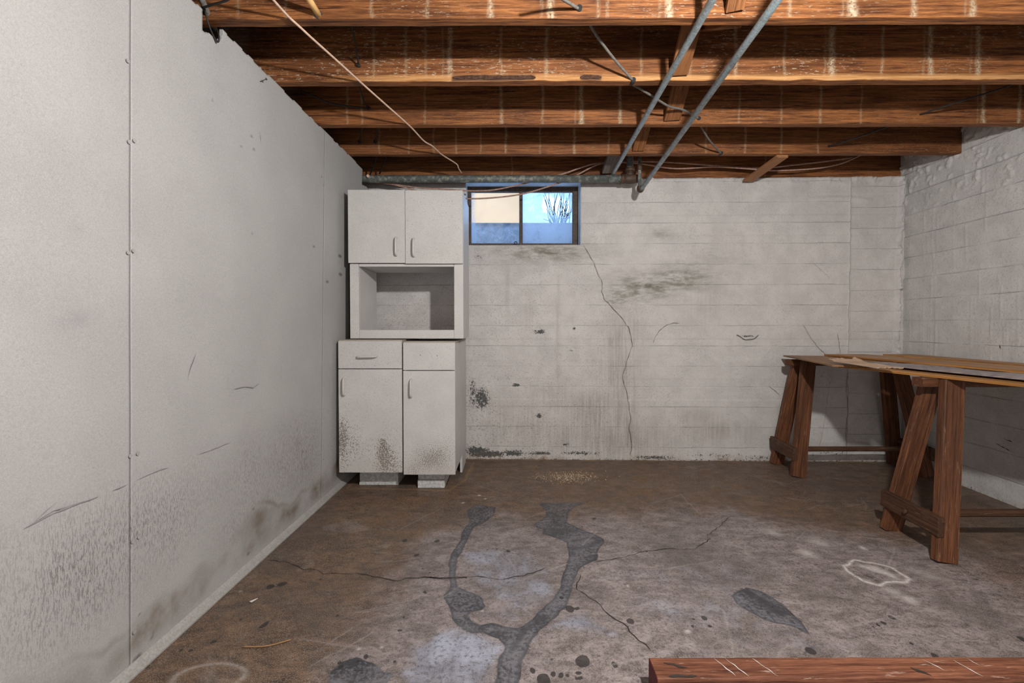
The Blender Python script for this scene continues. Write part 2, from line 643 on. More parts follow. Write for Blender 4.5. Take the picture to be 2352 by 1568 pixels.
def wood(name, dark, light, streaks=(4.0, 110.0, 110.0), rough=0.6, spec=0.25, wear=None, wearamt=0.0, drips=False,
         knots=0.25, bump=0.35, var=0.35):
    k = NB(name)
    v = k.rvec()
    gv = k.vm('MULTIPLY', v, streaks)
    g1 = k.noise(gv, 1.0, 7, 0.62, 0.7)
    g2 = k.noise(k.vm('MULTIPLY', v, [s * 3.3 for s in streaks]), 1.0, 4, 0.6, 0.3)
    big = k.noise(k.vm('MULTIPLY', v, (1.6, 7, 7)), 1.0, 4, 0.55, 0.5)
    f = k.m('ADD', k.m('MULTIPLY', g1, 0.55), k.m('MULTIPLY', g2, 0.45))
    col = k.mix(k.mr(f, 0.36, 0.64), dark, light)
    col = k.mix(k.m('MULTIPLY', k.mr(big, 0.42, 0.75), 0.55), col, [c * 0.45 for c in dark])
    pores = k.mr(g2, 0.54, 0.63)
    col = k.mix(k.m('MULTIPLY', pores, 0.55), col, [c * 0.3 for c in dark])
    r = k.rnd()
    col = k.mix(k.m('MULTIPLY', r, var), col, k.mix(0.5, dark, [c * 0.6 for c in light]))
    if knots:
        kv = k.voro(k.vm('MULTIPLY', v, (3.0, 9.0, 9.0)), 1.0)
        col = k.mix(k.m('MULTIPLY', k.mr(kv, 0.06, 0.14, 1, 0), knots), col, [c * 0.25 for c in dark])
    if wear is not None:
        wn_ = k.noise(k.vm('MULTIPLY', v, (9, 60, 60)), 1.0, 5, 0.7)
        col = k.mix(k.m('MULTIPLY', k.mr(wn_, 0.60, 0.70), wearamt), col, wear)
    if drips:
        D = k.attr('mA')
        dn = k.noise(v, 120, 4, 0.7)
        fl = k.noise(k.vm('MULTIPLY', v, (42, 190, 190)), 1.0, 4, 0.65)
        fleck = k.m('MULTIPLY', k.mr(fl, 0.585, 0.63), D[1])
        col = k.mix(k.m('MULTIPLY', fleck, 0.85), col, (0.55, 0.47, 0.36))
        col = k.mix(k.m('MULTIPLY', D[0], k.mr(dn, 0.30, 0.62)), col, (0.50, 0.41, 0.28))
        col = k.mix(k.m('MULTIPLY', D[2], k.mr(f, 0.2, 0.8, 0.75, 1.0)), col, k.mix(k.mr(g1, 0.35, 0.65), (0.42, 0.19, 0.06), (0.62, 0.34, 0.14)))
        col = k.mix(k.m('MULTIPLY', D[3], 0.92), col, k.mix(k.mr(g2, 0.35, 0.65), (0.045, 0.022, 0.014), (0.13, 0.065, 0.04)))
    h = k.m('ADD', f, k.m('MULTIPLY', k.noise(v, 140, 3, 0.6), 0.25))
    return k.bsdf(col, rough, spec, 0, h, bump, 0.004)


M_JOIST = wood('old_joist_wood', (0.058, 0.018, 0.009), (0.44, 0.172, 0.056), drips=True, rough=0.62, var=0.25)
M_BRACE = wood('bridging_wood', (0.13, 0.046, 0.018), (0.40, 0.17, 0.06))
M_BLOCK = wood('grey_block_wood', (0.14, 0.11, 0.09), (0.33, 0.28, 0.25))
M_STRIP = wood('pale_strip_wood', (0.28, 0.115, 0.045), (0.50, 0.25, 0.11), var=0.1)
M_PLANK = wood('subfloor_wood', (0.06, 0.028, 0.014), (0.17, 0.09, 0.05))
M_TREST = wood('stained_trestle_wood', (0.036, 0.014, 0.007), (0.27, 0.105, 0.046), wear=(0.34, 0.20, 0.12), wearamt=0.55, bump=0.5)
M_TREST2 = wood('worn_trestle_brace_wood', (0.040, 0.018, 0.011), (0.165, 0.082, 0.045), wear=(0.32, 0.24, 0.15), wearamt=0.6, bump=0.8)
M_TIMBER = wood('red_timber_wood', (0.085, 0.027, 0.015), (0.31, 0.125, 0.068), wear=(0.62, 0.47, 0.38), wearamt=0.5, bump=0.5, var=0.0)
M_TIMBEREND = plain('red_painted_end', (0.11, 0.018, 0.018), 0.6)
M_PLY1 = wood('brown_board_wood', (0.19, 0.085, 0.032), (0.42, 0.21, 0.085), streaks=(1.2, 38, 38), knots=0.0, rough=0.45, var=0.1)
M_PLY2 = wood('orange_board_wood', (0.26, 0.105, 0.025), (0.58, 0.29, 0.085), streaks=(1.0, 30, 60), knots=0.0, rough=0.4, var=0.0)
M_BACK = concrete_wall('board_marked_concrete', 0.1535, bw(1600, 511.5)[1], 'x', split=bw(1952, 600)[0], z0b=bw(1980, 523.6)[1])
M_RIGHT = concrete_wall('board_marked_concrete_side', 0.1535, CAMZ + (746 - 594) / 1000 * 3.24, 'y', base=(0.60, 0.59, 0.575), bump=0.8, linew=0.004)
M_DRY = drywall_mat()
M_FLOOR = floor_mat()
M_TRIM = plain('dirty_white_trim', (0.37, 0.36, 0.34), 0.55, 0.3, 0, 0.15, 160)
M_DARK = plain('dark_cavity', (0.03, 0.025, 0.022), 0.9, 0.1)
M_OLDWALL = plain('old_block_wall', (0.16, 0.14, 0.12), 0.9, 0.1, 0, 0.3, 20)
M_CRACK = plain('crack_dark', (0.05, 0.042, 0.036), 0.9, 0.05)
M_CRACKW = plain('wall_crack_dark', (0.16, 0.145, 0.125), 0.9, 0.05)
M_SCRATCH = plain('grey_scratch', (0.25, 0.245, 0.24), 0.8, 0.1)
M_WHITE = plain('dusty_white_mark', (0.62, 0.58, 0.54), 0.8, 0.1)
M_GALV = None


def pipe_mat(name, base, spots, rough=0.42, metal=0.6, amt=0.5):
    k = NB(name)
    v = k.rvec()
    n1 = k.noise(v, 30, 6, 0.68)
    n2 = k.noise(v, 150, 4, 0.65)
    col = k.mix(k.mr(n2, 0.3, 0.7), [c * 0.75 for c in base], [min(1, c * 1.25) for c in base])
    col = k.mix(k.m('MULTIPLY', k.mr(n1, 0.48, 0.62), amt), col, spots)
    return k.bsdf(col, k.mr(n1, 0.3, 0.7, rough - 0.08, rough + 0.2), 0.5, metal, n2, 0.2, 0.002)


M_GALV = pipe_mat('galvanised_pipe', (0.37, 0.45, 0.48), (0.22, 0.225, 0.22), 0.40, 0.45, 0.6)
M_DRAIN = pipe_mat('old_drain_pipe', (0.105, 0.12, 0.115), (0.42, 0.40, 0.33), 0.55, 0.25, 0.55)
M_IRON = pipe_mat('rusty_iron_fitting', (0.075, 0.05, 0.036), (0.20, 0.085, 0.035), 0.6, 0.3, 0.7)
M_BLACKW = plain('black_wire', (0.022, 0.020, 0.019), 0.6, 0.3)
M_GREYW = plain('grey_cloth_wire', (0.17, 0.155, 0.135), 0.8, 0.2, 0, 0.3, 120)
M_PINKW = plain('faded_pink_cable', (0.40, 0.25, 0.20), 0.7, 0.2, 0, 0.3, 60)
M_BEIGEW = plain('beige_wire', (0.60, 0.42, 0.31), 0.6, 0.3, 0, 0.15, 60)
M_YELLOW = plain('pale_yellow_tube', (0.68, 0.42, 0.16), 0.5, 0.3)


def cabinet_mat():
    k = NB('white_laminate')
    p = k.obj
    A = k.attr('mA')
    n1 = k.noise(k.rvec(), 6, 4, 0.55)
    n2 = k.noise(k.rvec(), 240, 3, 0.6)
    base = (0.56, 0.548, 0.530)
    col = k.mix(k.mr(n1, 0.3, 0.7), [c * 0.95 for c in base], [c * 1.04 for c in base])
    col = k.mix(k.m('MULTIPLY', k.mr(n2, 0.45, 0.66), 0.30), col, (0.33, 0.32, 0.305))
    sp = k.mr(k.m('ADD', k.noise(k.rvec(), 190, 3, 0.6), k.m('MULTIPLY', A[0], 0.23)), 0.655, 0.695)
    col = k.mix(k.m('MULTIPLY', sp, 0.85), col, (0.16, 0.13, 0.10))
    col = k.mix(k.m('MULTIPLY', A[1], 0.45), col, (0.36, 0.30, 0.24))
    return k.bsdf(col, 0.45, 0.35, 0, n2, 0.06, 0.002)


M_CAB = cabinet_mat()
M_CABIN = plain('raw_board_edge', (0.36, 0.32, 0.27), 0.7, 0.2)
M_HANDLE = plain('white_plastic_handle', (0.54, 0.525, 0.50), 0.4, 0.4, 0, 0.06)
M_BLOCKC = plain('white_painted_block', (0.50, 0.50, 0.49), 0.75, 0.2, 0, 0.3, 60, 0.5)
M_WFRAME = plain('brown_steel_frame', (0.085, 0.058, 0.042), 0.6, 0.3, 0, 0.35, 40)
M_REVEAL = plain('white_painted_reveal', (0.62, 0.63, 0.64), 0.7, 0.2, 0, 0.1, 40)
M_STUCCO = plain('cream_stucco', (0.46, 0.33, 0.21), 0.9, 0.1, 0, 0.05, 4)
M_WELL = plain('window_well_concrete', (0.30, 0.31, 0.33), 0.9, 0.1, 0, 0.35, 25)
M_GROUND = plain('outdoor_ground', (0.20, 0.19, 0.15), 0.95, 0.05)
M_TWIG = plain('bare_twig', (0.09, 0.075, 0.07), 0.8, 0.1)
M_STEEL = plain('nail_steel', (0.10, 0.095, 0.09), 0.5, 0.5, 0.6)


def glass_mat():
    k = NB('dirty_window_glass')
    A = k.attr('mA')
    p = k.obj
    n1 = k.noise(p, 22, 6, 0.7)
    n2 = k.noise(p, 160, 4, 0.65)
    f = k.m('ADD', A[0], k.m('MULTIPLY', k.m('SUBTRACT', n1, 0.5), 0.9))
    f = k.mr(k.m('ADD', f, k.m('MULTIPLY', k.m('SUBTRACT', n2, 0.5), 0.6)), 0.15, 0.95, 0.03, 0.72)
    tr = k.n('ShaderNodeBsdfTransparent'); k.put(tr.inputs[0], (0.93, 0.97, 1.0))
    gl = k.n('ShaderNodeBsdfGlossy'); k.put(gl.inputs[1], 0.08)
    tl = k.n('ShaderNodeBsdfTranslucent'); k.put(tl.inputs[0], (0.58, 0.70, 0.86))
    df = k.n('ShaderNodeBsdfDiffuse'); k.put(df.inputs[0], (0.42, 0.50, 0.62))
    m1 = k.n('ShaderNodeMixShader'); k.put(m1.inputs[0], 0.45); k.L(tl.outputs[0], m1.inputs[1]); k.L(df.outputs[0], m1.inputs[2])
    m0 = k.n('ShaderNodeMixShader'); k.put(m0.inputs[0], 0.05); k.L(tr.outputs[0], m0.inputs[1]); k.L(gl.outputs[0], m0.inputs[2])
    m2 = k.n('ShaderNodeMixShader'); k.put(m2.inputs[0], f); k.L(m0.outputs[0], m2.inputs[1]); k.L(m1.outputs[0], m2.inputs[2])
    k.L(m2.outputs[0], k.out.inputs[0])
    return k.mat


M_GLASS = glass_mat()

# =================================================================== STRUCTURE
Z6 = lambda x, y: fp(900 + x / 3.087, 1060 + y / 3.087)
Z7 = lambda x, y: fp(1480 + x / 2.697, 1060 + y / 2.697)
Z5 = lambda x, y: fp(300 + x / 2.94, 1080 + y / 2.94)
def pts(f, *a):
    return [f(a[i], a[i + 1]) for i in range(0, len(a), 2)]


# ---- floor
def build_floor():
    xs = np.concatenate([np.linspace(-1.14, 3.0, 760)])
    ys = np.concatenate([np.linspace(-2.85, 0.85, 40)[:-1], np.linspace(0.85, 3.34, 500)])
    X, Y = np.meshgrid(xs, ys, indexing='ij')
    wx = X + 0.010 * (fbm(X, Y, 16, 3, 3) - 0.5) * 2
    wy = Y + 0.010 * (fbm(X, Y, 16, 3, 9) - 0.5) * 2
    tar = np.zeros_like(X); rim = np.zeros_like(X)
    polys = [
        pts(Z6, 540, 345, 600, 308, 740, 318, 732, 375, 660, 425, 590, 462, 560, 500, 540, 560, 505, 640, 465, 690, 450, 740, 448, 820, 470, 893,
            560, 925, 640, 970, 665, 1020, 640, 1048, 565, 1062, 542, 1090, 560, 1130, 620, 1160, 700, 1148, 800, 1160, 900, 1175, 930, 1165,
            1000, 1100, 1090, 1030, 1170, 945, 1190, 870, 1230, 740, 1255, 650, 1245, 575, 1180, 540, 1075, 515, 1070, 480, 1020, 465, 1003, 435,
            1090, 390, 1085, 345, 1040, 290, 1130, 240, 1270, 250, 1400, 285, 1290, 318, 1250, 370, 1240, 430, 1340, 480, 1440, 515, 1500, 545,
            1503, 585, 1455, 640, 1452, 700, 1330, 760, 1300, 830, 1270, 940, 1240, 1040, 1150, 1110, 1060, 1190, 1000, 1270, 930, 1400, 880, 1620,
            715, 1620, 745, 1450, 800, 1305, 750, 1255, 640, 1210, 560, 1208, 480, 1170, 430, 1110, 410, 1030, 365, 970, 362, 940, 405, 905,
            410, 860, 400, 760, 402, 700, 440, 630, 480, 570, 500, 500, 545, 430),
        pts(Z7, 545, 830, 580, 800, 640, 780, 720, 800, 820, 860, 900, 930, 980, 1010, 1010, 1070, 900, 1015, 820, 1000, 740, 970, 640, 920, 570, 880),
        pts(Z5, 1310, 1480, 1350, 1350, 1420, 1290, 1530, 1258, 1640, 1280, 1720, 1350, 1785, 1362, 1730, 1480),
        pts(Z7, 975, 1200, 1030, 1140, 1080, 1125, 1060, 1160, 1010, 1205),
    ]
    for i, pl in enumerate(polys):
        d = sdpoly(wx, wy, pl)
        amt = (1.0, 0.9, 0.62, 0.7)[i]
        tar = np.maximum(tar, soft(d, 0.006) * amt)
        rim = np.maximum(rim, np.exp(-((d + 0.004) / 0.005) ** 2) * 0.55 * (1 if i < 2 else 0.3))
    # fade the top of the runs into the brown zone
    fade = np.clip((2.62 - Y) / 0.25, 0.35, 1)
    tar *= fade; rim *= fade
    # darker inner streaks of the runs
    for l, r in ((pts(Z6, 1290, 560, 1420, 540, 1470, 570, 1400, 600, 1290, 620), 0.010), (pts(Z6, 1000, 1130, 1080, 1110, 960, 1180, 900, 1260, 850, 1320), 0.009),
                 (pts(Z7, 620, 800, 720, 850, 830, 930), 0.020)):
        rim = np.maximum(rim, soft(sdline(wx, wy, l, r), 0.012) * 0.7)
    drops = np.zeros_like(X)
    for f, a in ((Z6, [(1350, 1410, 42), (1075, 1540, 52), (990, 1480, 22), (1150, 1500, 20), (1210, 1510, 18), (1255, 1510, 15), (1325, 1490, 16),
                       (1340, 1530, 15), (1310, 1530, 12), (1130, 1395, 12), (1585, 1445, 20), (1690, 1130, 25), (1265, 1045, 28), (1310, 1035, 16), (1205, 970, 15),
                       (235, 925, 12), (325, 560, 20), (170, 665, 18), (45, 1203, 14), (820, 630, 14), (1440, 405, 16)]),
                 (Z7, [(375, 975, 18), (410, 1025, 12), (308, 1025, 10), (1530, 962, 18), (1485, 998, 14), (1450, 1010, 10), (1415, 1020, 9), (1345, 1003, 10), (1040, 1175, 32),
                       (2340, 1100, 22), (1810, 1200, 20)]),
                 (Z5, [(890, 1050, 20), (905, 1035, 12), (555, 1160, 18), (410, 1212, 12), (350, 1210, 12), (1390, 987, 14), (1810, 1087, 14), (1190, 1215, 9), (1590, 1250, 16),
                       (1535, 1290, 13), (1775, 1290, 12), (1410, 1298, 14), (1415, 1330, 16), (1860, 470, 18), (945, 780, 26), (1020, 765, 26), (1140, 1070, 6), (1990, 825, 12)])):
        for x, y, r in a:
            c = f(x, y); e = f(x + r, y)
            rr = abs(e[0] - c[0])
            drops = np.maximum(drops, soft(np.hypot(wx - c[0], (wy - c[1]) * (0.75 + 0.5 * ((x * 7 + y) % 10) / 10)) - rr, 0.004))
    r2 = np.random.default_rng(5)
    for _ in range(120):
        cx, cy = r2.uniform(-1, 2.4), r2.uniform(1.0, 3.0)
        drops = np.maximum(drops, 0.75 * soft(np.hypot(X - cx, Y - cy) - r2.uniform(0.002, 0.007), 0.003))
    white = np.zeros_like(X)
    ring = pts(Z7, 1235, 640, 1300, 610, 1420, 625, 1540, 655, 1600, 700, 1637, 725, 1620, 745, 1500, 745, 1460, 762, 1370, 740, 1300, 700, 1250, 665)
    d = sdpoly(wx, wy, ring)
    white = np.maximum(white, np.exp(-(d / 0.006) ** 2))
    white = np.maximum(white, soft(sdline(wx, wy, pts(Z7, 1350, 645, 1430, 665, 1500, 690, 1560, 720), [0.01, 0.025, 0.02, 0.01]), 0.012) * 0.75)
    rim = np.maximum(rim, soft(sdline(wx, wy, pts(Z7, 1385, 705, 1440, 735), 0.012), 0.012) * 0.8)
    for x, y, r, s in ((800, 437, 34, .5), (1085, 497, 45, .5), (1020, 570, 42, .6), (1355, 533, 16, .8), (1540, 805, 40, .5), (1640, 852, 34, .7), (1770, 705, 55, .3), (650, 570, 25, .2)):
        c = Z7(x, y); e = Z7(x + r, y)
        white = np.maximum(white, s * gauss(wx, wy, c[0], c[1], abs(e[0] - c[0]), 0.55 * abs(e[0] - c[0]) + 0.015))
    for f, a in ((Z6, [(620, 238, 12), (660, 262, 10), (505, 292, 10), (1670, 880, 10), (2110, 1205, 18), (555, 120, 4), (643, 1054, 7)]),
                 (Z5, [(1535, 1207, 8), (740, 817, 6), (1690, 1192, 9), (2245, 218, 9), (440, 775, 1)])):
        for x, y, r in a:
            c = f(x, y); e = f(x + r, y)
            white = np.maximum(white, 0.9 * soft(np.hypot(wx - c[0], wy - c[1]) - abs(e[0] - c[0]), 0.004))
    # faint swept scratches
    for _ in range(70):
        cx, cy, a, L = r2.uniform(-0.6, 2.5), r2.uniform(1.0, 2.9), r2.normal(0.35, 0.5), r2.uniform(0.03, 0.16)
        p1 = (cx - L * math.cos(a), cy - L * math.sin(a)); p2 = (cx + L * math.cos(a), cy + L * math.sin(a))
        white = np.maximum(white, 0.33 * soft(sdline(wx, wy, [p1, p2], 0.0015), 0.003))
    c = Z5(530, 1395)
    white = np.maximum(white, 0.35 * np.exp(-((np.hypot((X - c[0]) / 0.10, (Y - c[1]) / 0.05) - 1) / 0.10) ** 2))
    big = fbm(X, Y, 1.8, 4, 21)
    brown = np.clip((Y - 1.95) / 0.70, 0, 1) * 0.95 + np.clip((-0.15 - X) / 0.55, 0, 1) * 0.8 + np.clip((X - 1.2) / 0.9, 0, 1) * 0.5
    brown += (big - 0.5) * 0.5
    pale = np.zeros_like(X)  # bluish worn patches that also carry the window's sheen as colour
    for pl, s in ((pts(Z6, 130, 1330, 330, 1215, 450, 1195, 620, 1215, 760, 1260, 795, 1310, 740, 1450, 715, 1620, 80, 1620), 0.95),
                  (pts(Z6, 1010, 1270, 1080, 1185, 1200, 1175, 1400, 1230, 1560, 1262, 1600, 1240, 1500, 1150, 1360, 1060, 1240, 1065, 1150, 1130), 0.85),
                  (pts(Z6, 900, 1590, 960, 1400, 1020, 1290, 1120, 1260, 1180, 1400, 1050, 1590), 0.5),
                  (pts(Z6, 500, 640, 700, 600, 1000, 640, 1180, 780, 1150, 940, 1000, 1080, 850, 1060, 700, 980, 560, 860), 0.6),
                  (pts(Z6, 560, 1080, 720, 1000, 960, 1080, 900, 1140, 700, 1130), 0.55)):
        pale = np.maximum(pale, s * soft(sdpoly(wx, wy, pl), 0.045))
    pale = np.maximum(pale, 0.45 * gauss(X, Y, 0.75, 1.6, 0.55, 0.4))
    rust = np.clip(gauss(X, Y, 0.9, 2.75, 0.9, 0.35) + gauss(X, Y, -0.62, 2.25, 0.3, 0.25) + gauss(X, Y, -0.45, 2.55, 0.2, 0.1), 0, 1)
    # pale ochre tide line around the cabinet feet and at the wall
    tide = np.zeros_like(X)
    d = sdpoly(X, Y, [(-1.02, 2.72), (-0.60, 2.70), (-0.40, 2.68), (-0.325, 2.85), (-0.30, 3.2), (-1.02, 3.2)])
    tide = np.maximum(tide, np.exp(-((d - 0.012) / 0.012) ** 2) * 0.8)
    tide = np.maximum(tide, np.exp(-((YB(X) - Y - 0.01) / 0.018) ** 2) * np.clip(fbm(X, Y, 7, 3, 4) * 1.6 - 0.3, 0, 1))
    tide = np.maximum(tide, 0.35 * gauss(X, Y, 0.39, 2.95, 0.17, 0.07))
    Zs = (fbm(X, Y, 2.5, 4, 31) - 0.5) * 0.006
    P = np.stack([X, Y, Zs], -1)
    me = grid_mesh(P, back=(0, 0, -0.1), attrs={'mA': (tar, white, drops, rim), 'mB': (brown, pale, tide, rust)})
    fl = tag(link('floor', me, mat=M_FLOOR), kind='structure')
    cr = [pts(Z5, 920, 610, 1060, 625, 1170, 675, 1260, 675, 1300, 705, 1450, 700, 1560, 705, 1680, 725, 1780, 750, 1900, 730, 1990, 725, 2120, 738, 2270, 728)
          + pts(Z6, 200, 822, 360, 835, 520, 820, 640, 820, 760, 840, 900, 815, 1000, 795, 1090, 755),
          pts(Z6, 1440, 720, 1560, 700, 1660, 680, 1760, 645, 1860, 635, 1960, 620) + pts(Z7, 320, 545, 410, 480, 390, 455, 465, 410, 480, 380, 540, 340),
          pts(Z6, 1340, 800, 1310, 910, 1400, 970, 1480, 1020, 1540, 1090, 1640, 1150, 1720, 1240, 1800, 1300, 1840, 1350)]
    for c in cr:
        ribbon('crack', [(x, y, 0.0015) for x, y in c], 0.0042, (0, 0, 1), M_CRACK, fl, lift=0.0022, jag=0.006, step=0.02)


build_floor()

# ---- back wall with window opening
WX0, WX1 = bw(1069, 500)[0], bw(1335, 500)[0]
WZ0, WZ1 = bw(1200, 562.5)[1], ZJ - 0.012


def build_back():
    def seg(a, b, st):
        return np.linspace(a, b, max(2, int((b - a) / st)))
    xs = np.concatenate([seg(-1.3, WX0, .006)[:-1], seg(WX0, WX1, .006)[:-1], seg(WX1, 3.05, .006)])
    zs = np.concatenate([seg(-0.02, WZ0, .006)[:-1], seg(WZ0, WZ1, .006)[:-1], seg(WZ1, ZJ, .006)])
    X, Z = np.meshgrid(xs, zs, indexing='ij')
    # prints of boards : each row a little proud or back
    sp = 0.1535
    x_split = bw(1952, 600)[0]
    row = np.floor((Z - np.where(X > x_split, bw(1980, 523.6)[1], bw(1600, 511.5)[1])) / sp).astype(int)
    t = np.random.default_rng(3).random(128)
    step = (t[(row + 40) % 128] - 0.5) * 0.004 + (t[(row + 60) % 128] - 0.5) * 0.01 * ((Z / sp) % 1 - 0.5)
    rel = step + (fbm(X, Z, 3, 5, 41) - 0.5) * 0.010
    edge = np.clip(np.minimum(np.minimum(np.abs(X - WX0), np.abs(X - WX1)), np.abs(Z - WZ0)) / 0.04, 0, 1)
    # rough mortar lip at the top
    top = np.clip((Z - (ZJ - 0.07)) / 0.07, 0, 1)
    rel -= top * np.clip(fbm(X, Z, 28, 3, 77) - 0.42, 0, 1) * 0.05 * (X > WX1)
    # bulging ridge near the top right
    for l, r in (([bw(1865, 457), bw(1905, 455), bw(1955, 455), bw(2000, 459)], 0.012), ([bw(1655, 440), bw(1668, 446)], 0.006),
                 ([bw(1955, 415), bw(1953, 500), bw(1951, 640), bw(1949, 800)], 0.005)):
        rel -= soft(sdline(X, Z, l, r), 0.008) * (0.004 + 0.012 * np.clip(fbm(X, Z, 40, 3, 8) - .35, 0, 1))
    # protruding keyed joint along the right corner
    xc = bw(2066, 600)[0] - 0.03 * (1 - Z / ZJ)
    rel -= soft(np.abs(X - xc) - 0.014, 0.005) * (0.018 + 0.05 * np.clip(fbm(X, Z, 30, 3, 19) - 0.4, 0, 1)) * (Z > 0.2)
    P = np.stack([X, YB(X) + rel * edge, Z], -1)
    xm = (X[:-1, :-1] + X[1:, 1:]) / 2; zm = (Z[:-1, :-1] + Z[1:, 1:]) / 2
    mask = ~((xm > WX0) & (xm < WX1) & (zm > WZ0) & (zm < WZ1))
    B_ = bw
    nz = fbm(X, Z, 6, 4, 51)
    mould = np.zeros_like(X)
    for (px, py, rx, ry, s) in ((1480, 660, 85, 34, 1.0), (1420, 680, 28, 26, 1.0), (1560, 640, 75, 30, .95), (1600, 612, 40, 12, .5), (1520, 535, 30, 14, .55), (1640, 590, 60, 60, .2),
                                (1250, 580, 110, 22, .95), (1310, 578, 50, 18, .8), (1190, 572, 60, 14, .7)):
        c = B_(px, py)
        mould = np.maximum(mould, s * gauss(X, Z, c[0], c[1], rx * .0033, ry * .0033))
    runs = np.zeros_like(X)
    for (px, y0, y1, w, s) in ((1405, 740, 900, 10, .7), (1420, 720, 1000, 12, .6), (1437, 730, 990, 8, .6), (1442, 930, 1045, 16, .95), (1455, 740, 1050, 12, .45), (1390, 800, 960, 30, .35),
                               (1165, 600, 720, 5, .35), (1282, 620, 930, 5, .35), (1215, 640, 760, 16, .25), (1365, 880, 1040, 70, .6), (1280, 860, 960, 60, .42), (1430, 700, 1050, 45, .5), (1150, 900, 1040, 60, .3)):
        a = B_(px, y0); b = B_(px, y1)
        m_ = np.exp(-((X - a[0]) / (w * .0033)) ** 2) * np.clip((a[1] - Z) / 0.12, 0, 1) * np.clip((Z - b[1]) / 0.12 + .3, 0, 1)
        runs = np.maximum(runs, s * m_)
    for (px, py, rx, ry, s) in ((1640, 990, 90, 30, .5), (1420, 1010, 130, 50, .75), (1300, 1000, 120, 50, .5), (1200, 980, 120, 50, .4), (1620, 700, 40, 60, .25), (1600, 960, 60, 20, .4)):
        c = B_(px, py)
        runs = np.maximum(runs, s * gauss(X, Z, c[0], c[1], rx * .0033, ry * .0033))
    peel = np.zeros_like(X)
    for (px, py, rx, ry, s) in ((1120, 1042, 60, 10, 1.0), (1095, 1035, 40, 14, .9), (1180, 1040, 40, 10, .85), (1240, 1040, 40, 6, .8), (1330, 1040, 60, 6, .75), (1105, 915, 26, 34, .85), (1085, 900, 12, 50, .7),
                                (1240, 762, 18, 6, .95), (1185, 884, 12, 5, .9), (1238, 955, 9, 8, .85), (1318, 754, 5, 5, .9), (1715, 772, 26, 4, .75), (1100, 590, 12, 8, .6), (1505, 1050, 60, 6, .8),
                                (1640, 1045, 90, 8, .55), (1740, 1050, 60, 8, .6), (1310, 805, 12, 4, .6), (1300, 1020, 12, 6, .7), (1150, 870, 60, 20, .35), (1900, 1040, 120, 10, .5)):
        c = B_(px, py)
        peel = np.maximum(peel, s * gauss(X, Z, c[0], c[1], rx * .0033, ry * .0033))
    peel = np.maximum(peel, np.clip((0.045 - Z) / 0.045, 0, 1) * 0.55)
    damp = np.zeros_like(X)
    for (px, py, rx, ry, s) in ((1850, 440, 130, 30, .42), (1890, 490, 60, 40, .45), (1720, 430, 60, 18, .35), (2000, 500, 50, 60, .5), (1985, 430, 30, 20, .5), (1965, 515, 22, 14, .6), (1560, 430, 50, 14, .25),
                                (1200, 600, 130, 30, .35), (1240, 820, 60, 40, .22), (1100, 700, 20, 200, .3)):
        c = B_(px, py)
        damp = np.maximum(damp, s * gauss(X, Z, c[0], c[1], rx * .0033, ry * .0033))
    damp *= 0.6 + 0.8 * (nz - 0.3)
    spk = np.clip((0.75 - Z) / 0.75, 0, 1) * 0.75 * np.clip((1.6 - X) / 1.2, 0.35, 1) + np.clip((1.2 - X) / 1.5, 0, 1) * 0.35 + (nz - 0.5)
    rust = np.clip((0.05 - Z) / 0.05, 0, 1) * np.clip(fbm(X, Z, 5, 3, 60) * 2.4 - 0.8, 0, 1)
    me = grid_mesh(P, mask, back=(0, 0.26, 0), attrs={'mA': (mould, runs, peel, damp), 'mB': (spk, rust, X * 0)}, flip=False)
    wb = tag(link('wall_back', me, mat=M_BACK), kind='structure')
    def P3(px, py):
        x, z = bw(px, py)
        return (x, YB(x) - 0.009, z)
    crk = [P3(*p) for p in ((1339, 563), (1352, 583), (1365, 604), (1373, 630), (1383, 650), (1381, 670), (1386, 685), (1400, 700), (1415, 716), (1432, 735), (1445, 756), (1449, 778), (1452, 795),
                            (1444, 815), (1437, 840), (1430, 860), (1430, 872), (1438, 895), (1444, 925), (1448, 955), (1445, 990), (1450, 1020), (1447, 1045))]
    ribbon('crack', crk, 0.0042, (0, -1, 0), M_CRACKW, wb, lift=0.0, jag=0.006, step=0.02)
    for l, w in ((((1500, 788), (1505, 772), (1515, 758), (1530, 746), (1545, 741), (1560, 742)), 0.006), (((1690, 768), (1702, 775), (1712, 780), (1725, 779), (1735, 775), (1742, 768)), 0.012),
                 (((1862, 600), (1885, 620), (1905, 640)), 0.003), (((1842, 745), (1860, 775), (1880, 800), (1900, 818)), 0.004), (((1921, 764), (1926, 790), (1928, 812)), 0.005),
                 (((1764, 885), (1778, 896), (1790, 907)), 0.004), (((1945, 850), (1942, 890), (1946, 940), (1941, 1000), (1943, 1040)), 0.006), (((1910, 860), (1900, 900), (1895, 950), (1880, 1030)), 0.003)):
        ribbon('scratch', [P3(*p) for p in l], w * 0.62, (0, -1, 0), M_CRACKW, wb, lift=0.0, jag=0.003, step=0.012)
    return wb


build_back()

